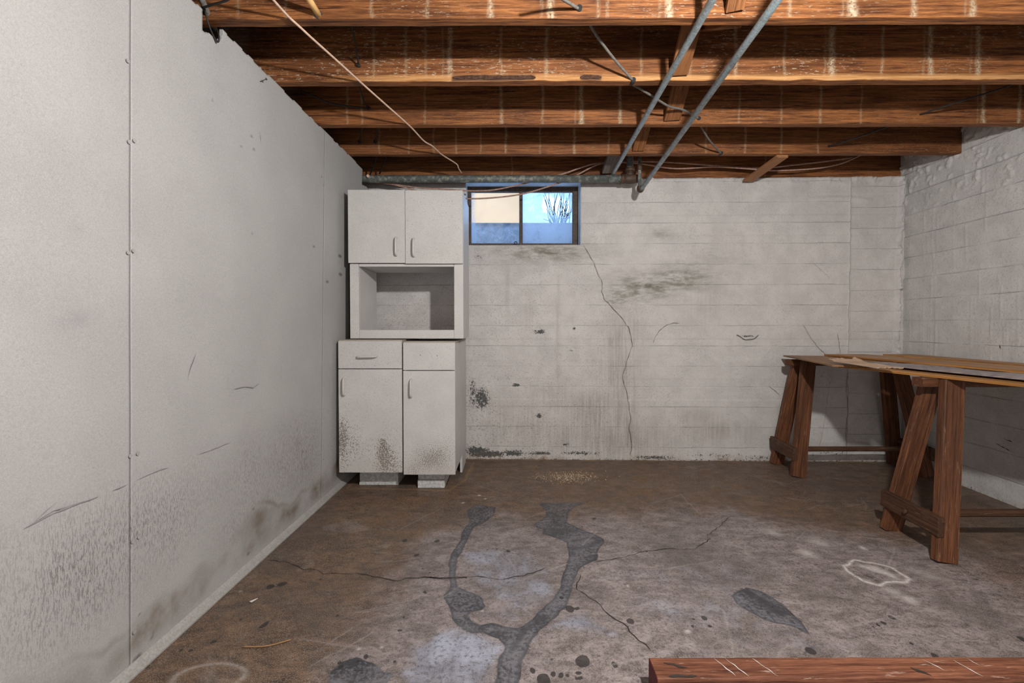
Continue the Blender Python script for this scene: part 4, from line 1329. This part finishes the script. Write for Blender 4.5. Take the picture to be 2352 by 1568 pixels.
wire('short black wire stub by the left wall, thinner of two', [(833, 285, 2.55), (831, 300, 2.62), (826, 326, F4)], .0045, M_BLACKW)
wire('short black wire stub in same bay, nearer the beige wire', [(869, 285, 2.55), (866, 300, 2.62), (862, 326, F4)], .0055, M_BLACKW)
wire('dark wire stub above the drain pipe beside left wall', [(868, 350, 2.95), (860, 378, 3.08), (850, 400, 3.20)], .005, M_BLACKW, hole=False)
wire('dark wire stub above the drain pipe behind beige wire', [(890, 350, 2.95), (884, 368, 3.05), (872, 399, 3.20)], .005, M_BLACKW, hole=False)
wire('taut black wire slanting to the joist hole near right wall', [(2330, 190, 2.06), (2304, 202, 2.10), (2205, 233, 2.25), (2107, 265, F3)], .0045, M_BLACKW)
wire('taut black wire slanting into ragged-ended joist', [(2050, 287, 2.46), (2027, 295, 2.50), (1962, 318, 2.66), (1901, 337, F4)], .005, M_BLACKW)
YC = 3.19
CG = 'pink cables along the rim joist'
c1 = [(845, 416, YC), (875, 417, YC), (905, 423, YC), (960, 431, YC), (1010, 434, YC), (1063, 437.5, YC), (1100, 438, YC), (1134, 436, YC), (1180, 427, YC), (1222, 417, YC), (1290, 400, YC), (1340, 383, YC), (1372, 375, YC), (1440, 371, YC),
      (1510, 371.5, YC), (1570, 375, YC), (1640, 380, YC), (1710, 385, YC), (1770, 384.5, YC), (1830, 378, YC), (1900, 370, YC), (1960, 361, YC), (1990, 352, YC + .02)]
c2 = [(862, 419, YC - .0135), (900, 423, YC - .0135), (935, 432, YC - .0135), (968, 441, YC - .0135), (1020, 450, YC - .0135), (1076, 456, YC - .0135), (1134, 454, YC - .0135), (1191, 447, YC - .0135), (1235, 436, YC - .0135), (1295, 416, YC - .0135), (1330, 399, YC - .0135),
      (1375, 377, YC - .0135), (1415, 373, YC - .0135), (1455, 374, YC - .0135), (1480, 377, YC - .0135), (1530, 385, YC - .0135), (1570, 387, YC - .0135), (1640, 383, YC - .0135), (1700, 386, YC - .0135), (1760, 391, YC - .0135), (1810, 391, YC - .0135), (1880, 386, YC - .0135), (1930, 376, YC - .0135), (1962, 363, YC - .0135), (1985, 352, YC + .01)]
wire('faded pink cable higher of two along the rim joist', c1, .0055, M_PINKW, CG, hole=False, name='cable')
wire('faded pink cable lower of two, sagging across the window', c2, .0055, M_PINKW, CG, hole=False, name='cable')

# corner conduit at notch in the drywall
cd = thing('conduit', at(480, 40, 1.56), 'short grey conduit dropping behind notch in the drywall top', 'pipe')
tube('pipe_run', [at(452, -30, 1.50), at(466, 5, 1.54), at(480, 40, 1.60), at(492, 66, 1.66)], .0105, M_GREYW, cd, n=12, curve=4)
tag(tube('wire', [at(540, -12, 1.40), at(518, 2, 1.44), at(490, 10, 1.50), at(466, 18, 1.53), at(462, 22, 1.56)], .0035, M_BLACKW, None, n=8, curve=5), 'black wire looped round the grey conduit at drywall notch', 'wire')
tag(tube('wire', [at(470, 20, 1.54), at(478, 52, 1.56), at(488, 78, 1.575), at(498, 95, 1.585), at(502, 94, 1.585), at(503, 84, 1.585), at(499, 70, 1.60)], .003, M_BLACKW, None, n=8, curve=5), 'black wire loop hanging over the drywall below conduit', 'wire')
y_, z_ = lw(600, 190)
nl = thing('nail', (XL(y_, z_), y_, z_), 'bent nail sticking out of the drywall near its top', 'nail')
q = Vector((XL(y_, z_) + .002, y_ - .01, z_))
tube('shank', [q, q + Vector((.028, -.006, .006))], .0016, M_STEEL, nl, n=8)
tube('head', [q + Vector((.028, -.006, .006)), q + Vector((.030, -.0064, .0064))], .0045, M_STEEL, nl, n=10)
tag(tube('pipe_cap', [at(845, 404, 3.095), at(845, 404, 3.106)], .0105, M_BEIGEW, None, n=14), 'small pale round cap beside drywall on the drain pipe', 'cap')

# =================================================================== CABINETS
def cab_panel(name, lo, hi, parent, mould=None, bevel=.0015, mat=M_CAB, M0=None):
    """door or drawer front with a finely divided face for the soiling"""
    lo = Vector(lo); hi = Vector(hi)
    if mould is None:
        return box(name, lo, hi, mat, parent, bevel)
    nx = int((hi.x - lo.x) / .006); nz = int((hi.z - lo.z) / .006)
    X, Z = np.meshgrid(np.linspace(lo.x, hi.x, nx), np.linspace(lo.z, hi.z, nz), indexing='ij')
    u = (X - lo.x) / (hi.x - lo.x); v = (Z - lo.z) / (hi.z - lo.z)
    m_, st_ = mould(u, v)
    c = (lo + hi) / 2
    P = np.stack([X - c.x, X * 0 + (lo.y - c.y), Z - c.z], -1)
    me = grid_mesh(P, back=(0, hi.y - lo.y, 0), attrs={'mA': (m_, st_, X * 0)}, smooth=False)
    return link(name, me, Matrix.Translation(c), parent, mat)


def handle(parent, p0, p1, out=0.028):
    """bowed plastic pull from p0 to p1 (on the front face)"""
    p0 = Vector(p0); p1 = Vector(p1)
    o = Vector((0, -1, 0))
    d = p1 - p0
    pts_ = [p0 + o * -.001, p0 + o * out * .55 + d * .02, p0 + d * .14 + o * out * .95, p0 + d * .5 + o * out, p0 + d * .86 + o * out * .95, p1 + o * out * .55 - d * .02, p1 + o * -.001]
    return tube('handle', catmull(pts_, 4), .0058, M_HANDLE, parent, n=10)


YL = 2.615
def base_cabinet(x0, x1, ztop, zbot, yf, label, seed, with_pull, blk):
    t = thing('base_cabinet', ((x0 + x1) / 2, yf + .3, zbot), label, 'cabinet', 'white base cabinets')
    yb = 3.235
    th = .016
    box('side_panel', (x0 + .002, yf + .020, zbot), (x0 + .002 + th, yb, ztop), M_CAB, t)
    sp_ = box('side_panel', (x1 - th - .002, yf + .020, zbot), (x1 - .002, yb, ztop), M_CAB, t)
    box('bottom_panel', (x0 + .018, yf + .022, zbot), (x1 - .018, yb, zbot + th), M_CAB, t)
    box('back_panel', (x0 + .018, yb - .006, zbot), (x1 - .018, yb, ztop), M_CAB, t)
    box('top_panel', (x0 + .001, yf + .012, ztop), (x1 - .001, yb, ztop + .010), M_CABIN, t, .001)
    box('foot', (x1 - th - .003, 2.99, 0.004), (x1 - .003, yb - .01, zbot), M_CAB, t)
    box('foot', (x0 + .003, 2.99, 0.004), (x0 + .003 + th, yb - .01, zbot), M_CAB, t)
    zd = ztop - .165
    def m_dr(u, v):
        return fbm(u, v, 8, 3, seed) * .15, u * 0
    def m_do(u, v):
        n = fbm(u, v, 4, 4, seed + 3)
        if seed == 1:
            m_ = .95 * gauss(u, v, .05, .30, .10, .2) + .8 * gauss(u, v, .75, .10, .22, .16) + .55 * gauss(u, v, .68, .24, .08, .1) + .4 * gauss(u, v, .25, .28, .1, .14)
        else:
            m_ = .65 * gauss(u, v, .55, .16, .35, .13) + .5 * gauss(u, v, .25, .05, .2, .1) + .3 * gauss(u, v, .8, .25, .2, .1)
        m_ = np.minimum(1, m_) * (0.5 + n) + .25 * n * np.clip(1 - v, 0, 1)
        st_ = .55 * np.clip((0.16 - v) / .16, 0, 1) * n + .25 * gauss(u, v, .5, .05, .4, .12)
        return m_, st_
    d1 = cab_panel('drawer', (x0 + .0015, yf, zd + .003), (x1 - .0015, yf + .018, ztop + .002), t, m_dr)
    d2 = cab_panel('door', (x0 + .0015, yf, zbot - .006), (x1 - .0015, yf + .018, zd - .002), t, m_do)
    return t, d1, d2


cx0, cxm, cx1 = -1.047, at(925, 900, YL).x, at(1046, 900, YL).x
za, zb_ = at(848, 783, YL).z, at(848, 1085, YL).z
t1, dr1, do1 = base_cabinet(cx0, cxm - .004, za - .003, zb_ + .006, YL + .003, 'white base cabinet with handled drawer, touching the drywall', 1, True, None)
za2, zb2 = at(990, 786.5, YL).z, at(990, 1089, YL).z
t2, dr2, do2 = base_cabinet(cxm + .003, cx1, za2 - .003, zb2 + .006, YL - .004, 'narrower white base cabinet whose drawer has lost its handle', 2, False, None)
handle(dr1, at(822, 819, YL + .003), at(866, 818, YL + .003))
handle(do1, at(792, 867, YL + .003), at(792, 907, YL + .003))
handle(do2, at(945, 871, YL - .004), at(945, 911, YL - .004))
for px in (965.5, 1004):
    c = at(px, 815.5 + (px > 990), YL - .004)
    tube('screw_hole', [c + Vector((0, -.0006, 0)), c + Vector((0, .004, 0))], .0026, M_BLACKW, dr2, n=10)
# blocks under the cabinets
for (a, b, yb0, y1_, lab, zt_) in ((826, 914.5, 1114, 2.98, 'wide white painted block under the cabinet touching the drywall', zb_), (960, 1020.5, 1121, 2.99, 'narrow white painted block under the narrower base cabinet', zb2)):
    yf = fp(900, yb0)[1]
    x0 = at(a, 1100, yf).x; x1 = at(b, 1100, yf).x
    bl = thing('support_block', ((x0 + x1) / 2, yf + .1, 0), lab, 'block', 'blocks under the base cabinets')
    if a < 900:
        box('block', (x0, yf, .003), (x1, y1_ - .02, zt_ + .004), M_BLOCKC, bl, .004, 2)
        box('base_slab', (x0 - .002, yf - .003, .002), (x1 + .002, y1_ - .02, .022), M_BLOCKC, bl, .003, 2)
    else:
        box('block', (x0, yf + .001, .055), (x1, y1_ - .02, zt_ + .004), M_BLOCKC, bl, .004, 2)
        box('base_slab', (x0 - .002, yf - .003, .002), (x1 + .002, y1_ - .02, .054), M_BLOCKC, bl, .004, 2)

# upper cabinet
YU = 2.70
ux0, ux1 = at(803, 600, YU).x, at(1064, 600, YU).x
uz0, uz1 = za + .010, at(930, 438, YU).z
uz_d = at(930, 604.5, YU).z
nx0, nx1 = at(824, 700, YU).x, at(1043, 700, YU).x
nz0, nz1 = at(930, 757.5, YU).z, at(930, 612, YU).z
YUB = 3.06
uc = thing('wall_cabinet', ((ux0 + ux1) / 2, YU + .2, uz0), 'white wall cabinet with two doors over an open niche, standing on base cabinets', 'cabinet')
uz0 += .002
box('side_panel', (ux0 + .001, YU + .02, uz0), (ux0 + .017, YUB, uz1 - .002), M_CAB, uc)
box('side_panel', (ux1 - .017, YU + .02, uz0), (ux1 - .001, YUB, uz1 - .002), M_CAB, uc)
box('top_panel', (ux0 + .017, YU + .02, uz1 - .018), (ux1 - .017, YUB, uz1 - .002), M_CAB, uc)
box('shelf_panel', (ux0 + .017, YU + .022, nz1 + .004), (ux1 - .017, YUB, nz1 + .02), M_CAB, uc)
box('bottom_panel', (ux0 + .017, YU + .02, uz0), (ux1 - .017, YUB, nz0 - .008), M_CAB, uc)
box('back_panel', (ux0 + .017, YUB - .006, nz1 + .02), (ux1 - .017, YUB, uz1 - .018), M_CAB, uc)
box('stile', (ux0, YU, uz0), (nx0, YU + .019, uz_d - .003), M_CAB, uc)
box('stile', (nx1, YU, uz0), (ux1, YU + .019, uz_d - .003), M_CAB, uc)
box('bottom_rail', (nx0 + .0005, YU + .001, uz0), (nx1 - .0005, YU + .019, nz0), M_CAB, uc)
box('top_rail', (nx0 + .0005, YU + .004, nz1), (nx1 - .0005, YU + .019, uz_d - .002), M_CAB, uc)
box('inner_side', (nx0 - .012, YU + .019, nz0 - .006), (nx0 + .0, YUB, nz1 + .004), M_CAB, uc)
box('inner_side', (nx1 + .0, YU + .019, nz0 - .006), (nx1 + .012, YUB, nz1 + .004), M_CAB, uc)
um = at(932.5, 600, YU).x
def m_clean(u, v):
    return fbm(u, v, 9, 3, 9) * .10, gauss(u, v, .7, .1, .4, .12) * .12
ua = cab_panel('door', (ux0 - .001, YU - .019, uz_d), (um - .0015, YU - .001, uz1), uc, m_clean)
ub = cab_panel('door', (um + .0015, YU - .021, uz_d - .004), (ux1 - .001, YU - .003, uz1 - .004), uc, m_clean)
handle(ua, at(911, 546, YU - .019), at(911, 587, YU - .019))
handle(ub, at(951, 548, YU - .021), at(951, 589, YU - .021))
# added dark strip: shade of the gap between wall cabinet and drywall
tag(box('gap_shade_strip', (ux0 - .018, YU + .03, uz0), (ux0 - .006, YU + .05, uz1 - .012), M_DARK, None, .001), 'dark thin strip put in for the shade of the gap beside wall cabinet', 'strip')

# =================================================================== TRESTLES
def trestle(x0, yc, L, label, zt_=.745, sp=.150, d_top=.030, beam_w=.055, tilt=0.0):
    """sawhorse: beam along X, pairs of splayed legs, end braces, one stretcher"""
    t = thing('trestle', (x0 + L / 2, yc, 0), label, 'trestle', 'wooden trestles under the boards')
    zb = .782
    bm_ = beam('top_beam', (x0 + .03, yc, (zt_ - .005 + zb) / 2), (x0 + L - .03, yc + tilt, (zt_ - .005 + zb) / 2), beam_w, zb - zt_ + .005, M_TREST, t, bevel=.003, rough=.001)
    for sx, xt, xf in ((0, x0 + .145, x0 + .02), (1, x0 + L - .145, x0 + L - .02)):
        for sy in (-1, 1):
            ty = yc + sy * (beam_w / 2 + .021) * (0.95 if sy < 0 else 0.95) + tilt * sx
            top = Vector((xt, ty, zb - .010))
            off = 0.0 if sy < 0 else 0.03
            foot = Vector((xf + off, yc + sy * sp + tilt * sx, -.0))
            d = (top - foot).normalized()
            upv = Vector((0, -1, 0)) if True else None
            # legs: wide face towards the beam's side, thickness 38 mm
            lg = beam('leg', foot + d * .004, top, .088, .038, M_TREST, t, up=(0, sy, 0.15), bevel=.003, rough=.0012)
        # end brace across the pair, outside the legs
        zb_r = .155
        f = zb_r / zb
        xa = xf + (xt - xf) * f
        yo = (sp - (sp - .045) * f)
        s_ = -1 if sx == 0 else 1
        br = beam('brace', (xa + s_ * .050, yc - yo - .030 + tilt * sx, zb_r), (xa + s_ * .038 + .015, yc + yo + .030 + tilt * sx, zb_r + .004), .028, .085, M_TREST2, t, bevel=.004, rough=.004)
        tube('bolt', [(xa + s_ * .066, yc, zb_r + .002), (xa + s_ * .058, yc, zb_r + .002)], .010, M_TREST2, br, n=10)
    f = .150 / zb
    xa0 = x0 + .02 + .125 * f; xa1 = x0 + L - .02 - .125 * f
    beam('stretcher', (xa0 - .03, yc, .150), (xa1 + .03, yc + tilt, .150), .036, .030, M_TREST2, t, bevel=.008, rough=.001)
    return t


trestle(1.845, 2.010, .87, 'dark stained wooden trestle standing away from the walls with worn knotty brace')
trestle(1.905, 3.055, .91, 'dark stained wooden trestle standing against the concrete back wall', sp=.142)

# boards, paper and plastic on the trestles
def board(name, poly, z0, z1, mat, label, cat='board', rot=None):
    n = len(poly)
    cx = sum(p[0] for p in poly) / n; cy = sum(p[1] for p in poly) / n
    # local X along the first edge so that grain follows it
    e = Vector((poly[1][0] - poly[0][0], poly[1][1] - poly[0][1], 0)).normalized()
    R = Matrix(((e.x, -e.y, 0), (e.y, e.x, 0), (0, 0, 1))).to_4x4()
    Ri = R.inverted()
    V = []
    for z in (0, z1 - z0):
        for p in poly:
            V.append(Ri @ Vector((p[0] - cx, p[1] - cy, z)))
    F = [tuple(reversed(range(n))), tuple(range(n, 2 * n))] + [(i, (i + 1) % n, n + (i + 1) % n, n + i) for i in range(n)]
    o = link(name, mesh_from(V, F), Matrix.Translation((cx, cy, z0)) @ R, None, mat)
    return tag(o, label, cat, 'boards on the trestles')


def rect(a, b, w):
    """rectangle whose left edge runs from a (near) to b (far); width w to the right, ccw"""
    a = Vector((*a, 0)); b = Vector((*b, 0))
    d = (b - a).normalized(); r = Vector((d.y, -d.x, 0))
    return [tuple(p[:2]) for p in (b, a, a + r * w, b + r * w)]


def onzxy(px, py, Z):
    p = onz(px, py, Z); return (p.x, p.y)


zD = .7825
board('particle_board', rect((2.015, 1.50), onzxy(1925, 841, zD + .006), .50), zD, zD + .012, M_PLY2, 'orange veneered board lying lowest, with edge over the nearer trestle')
pA_ = onzxy(1799, 815.5, zD + .021); pN = onzxy(1912, 838, zD + .021)
board('plywood_board', rect(pN, pA_, .42), zD + .0125, zD + .021, M_PLY1, 'brown plywood board whose corner reaches the concrete back wall')
b_far = onzxy(1893, 813, zD + .034); b_near = (2.335, 1.50)
board('plywood_board', rect(b_near, b_far, .29), zD + .0235, zD + .034, M_PLY2, 'narrow orange brown board lying on top of the other boards')
board('particle_board', [(2.66, 3.12), (2.66, 1.50), (2.735, 1.50), (2.86, 3.12)], zD + .0125, zD + .033, M_PLY2, 'orange veneered board lying along the rough side wall')


def sheet(name, near, far, w0, w1, z, mat, label, amp, seed, cat, end=0.0):
    n, m_ = 60, 26
    u, v = np.meshgrid(np.linspace(0, 1, n), np.linspace(0, 1, m_), indexing='ij')
    a = np.array(near); b = np.array(far)
    L = a[None, None, :] * (1 - u[..., None]) + b[None, None, :] * u[..., None]
    d = (b - a) / np.linalg.norm(b - a); r = np.array([d[1], -d[0]])
    wv = (w0 * (1 - u) + w1 * u)
    XY = L + r * (v * wv)[..., None]
    zz = z + amp * np.abs(fbm(u * 1.2, v * 5 + u * 2, 2.2, 4, seed) - .35) + amp * .8 * np.clip(fbm(v, u, 7, 3, seed + 4) - .45, 0, 1)
    zz = zz - amp * .5 * np.clip((.06 - v) / .06, 0, 1)
    zz = zz + end * np.clip((u - .86) / .14, 0, 1) * (fbm(u, v, 9, 3, seed + 8))
    zz = np.maximum(zz, z)
    me = grid_mesh(np.stack([XY[..., 0], XY[..., 1], zz], -1), back=(0, 0, -.0006), flip=True)
    return tag(link(name, me, mat=mat), label, cat)


def plastic_mat():
    k = NB('crinkled_plastic')
    n = k.noise(k.obj, 26, 5, 0.6)
    col = k.mix(k.mr(n, .35, .65), (0.15, 0.115, 0.11), (0.34, 0.28, 0.28))
    return k.bsdf(col, 0.28, 0.6, 0, n, 0.4, 0.006)


M_KRAFT = plain('kraft_paper', (0.52, 0.36, 0.25), 0.7, 0.2, 0, .1, 30)
sheet('plastic_sheet', (2.055, 1.52), onzxy(1960, 833, zD + .022), .27, .20, zD + .0225, plastic_mat(), 'crinkled purplish plastic sheet folded over the boards', .012, 3, 'plastic sheet')
sheet('kraft_paper', onzxy(2015, 846, zD + .035), onzxy(1903, 828, zD + .035), .11, .15, zD + .036, M_KRAFT, 'tan wrapping paper with crumpled end on the boards', .010, 6, 'paper', end=.03)

# timber lying on the floor
tl = onz(1491, 1509, .09); tf = onz(1507, 1557, .09)
tm = thing('timber', (tl.x + .8, tl.y, 0), 'thick red brown timber lying on the floor with painted end', 'timber')
tw = tl.y - tf.y
yc = (tl.y + tf.y) / 2
beam('shaft', (tl.x, yc, .046), (tl.x + 1.75, yc + .006, .046), tw, .088, M_TIMBER, tm, bevel=.003, rough=.0015, nx=40)
beam('painted_end', (tl.x - .0015, yc, .046), (tl.x + .0002, yc, .046), tw - .002, .086, M_TIMBEREND, tm, bevel=.003, nx=1)
for a, b, w in (((1640, 1512), (1690, 1552), .004), ((1665, 1511), (1720, 1553), .003), ((1728, 1512), (1790, 1556), .0035), ((2118, 1514), (2170, 1540), .004), ((2190, 1516), (2262, 1556), .005), ((2220, 1511), (2250, 1528), .003)):
    P_ = [Vector((*onzxy(*a, .0905), .0905)), Vector((*onzxy(*b, .0905), .0905))]
    P_ = [Vector((p.x, min(max(p.y, tf.y + .004), tl.y - .004), p.z)) for p in P_]
    ribbon('paint_streak', P_, w, (0, 0, 1), M_WHITE, tm, lift=.0008, jag=.002)
for a, b in (((1524, 1522), (1580, 1533)), ((1535, 1554), (1600, 1552)), ((2090, 1532), (2140, 1552))):
    P_ = [Vector((*onzxy(*a, .0905), .0905)), Vector((*onzxy(*b, .0905), .0905))]
    P_ = [Vector((p.x, min(max(p.y, tf.y + .004), tl.y - .004), p.z)) for p in P_]
    ribbon('gouge', P_, .010, (0, 0, 1), M_CRACK, tm, lift=.0008, jag=.003)

# =================================================================== SMALL THINGS ON THE FLOOR
sp0, sp1 = fp(558, 1489), fp(668, 1473)
mid = ((sp0[0] + sp1[0]) / 2 + .005, (sp0[1] + sp1[1]) / 2 - .012)
M_SPL = plain('wood_splinter', (0.34, 0.19, 0.09), .7)
tag(tube('wood_splinter', [(*sp0, .006), (*mid, .006), (*sp1, .0065)], .0022, M_SPL, None, n=6, curve=6), 'thin curved wood splinter lying on the brown floor', 'splinter')
ch0, ch1 = fp(572, 1385), fp(592, 1378)
tag(tube('paint_chip', [(*ch0, .006), ((ch0[0] + ch1[0]) / 2, ch0[1] - .002, .008), (*ch1, .007)], [.0015, .004, .0015], M_WHITE, None, n=6), 'small white curled paint chip on the brown floor', 'paint chip')

# crumbs of mortar fallen in front of the wall
rg = np.random.default_rng(2)
V = []; F = []
cx_, cy_ = fp(1308, 1096)
for i in range(700):
    a = rg.normal(0, 1, 2)
    x = cx_ + a[0] * .095; y = cy_ + a[1] * .05 + .25 * a[0] * .02
    s = abs(rg.normal(.0016, .0012)) + .0008
    th_ = rg.uniform(0, 6.3)
    b = len(V)
    c_, s_ = math.cos(th_) * s, math.sin(th_) * s
    V += [(x + c_, y + s_, .001), (x - s_, y + c_, .001), (x - c_, y - s_, .001), (x + s_, y - c_, .001), (x, y, .002 + s * 1.1)]
    F += [(b, b + 1, b + 4), (b + 1, b + 2, b + 4), (b + 2, b + 3, b + 4), (b + 3, b, b + 4)]
deb = link('mortar_crumbs', mesh_from([(v[0] - cx_, v[1] - cy_, v[2]) for v in V], F), Matrix.Translation((cx_, cy_, 0.001)), None, plain('mortar_crumb', (0.42, 0.34, 0.24), .9, .1, 0, .5, 90))
tag(deb, 'scatter of pale mortar crumbs on the floor below the window', 'debris', kind='stuff')

# =================================================================== HANGING BULB (above the camera, out of frame)
bl = thing('ceiling_bulb', (BULB[0], BULB[1], ZJ), 'bare bulb in a porcelain holder under the joists', 'lamp')
tube('holder', [(BULB[0], BULB[1], ZJ + .0), (BULB[0], BULB[1], ZJ - .05), (BULB[0], BULB[1], ZJ - .11)], [.05, .045, .022], M_HANDLE, bl, n=16)
tube('stem', [(BULB[0], BULB[1], ZJ - .10), (BULB[0], BULB[1], BULB[2] + .06)], .012, M_HANDLE, bl, n=10)
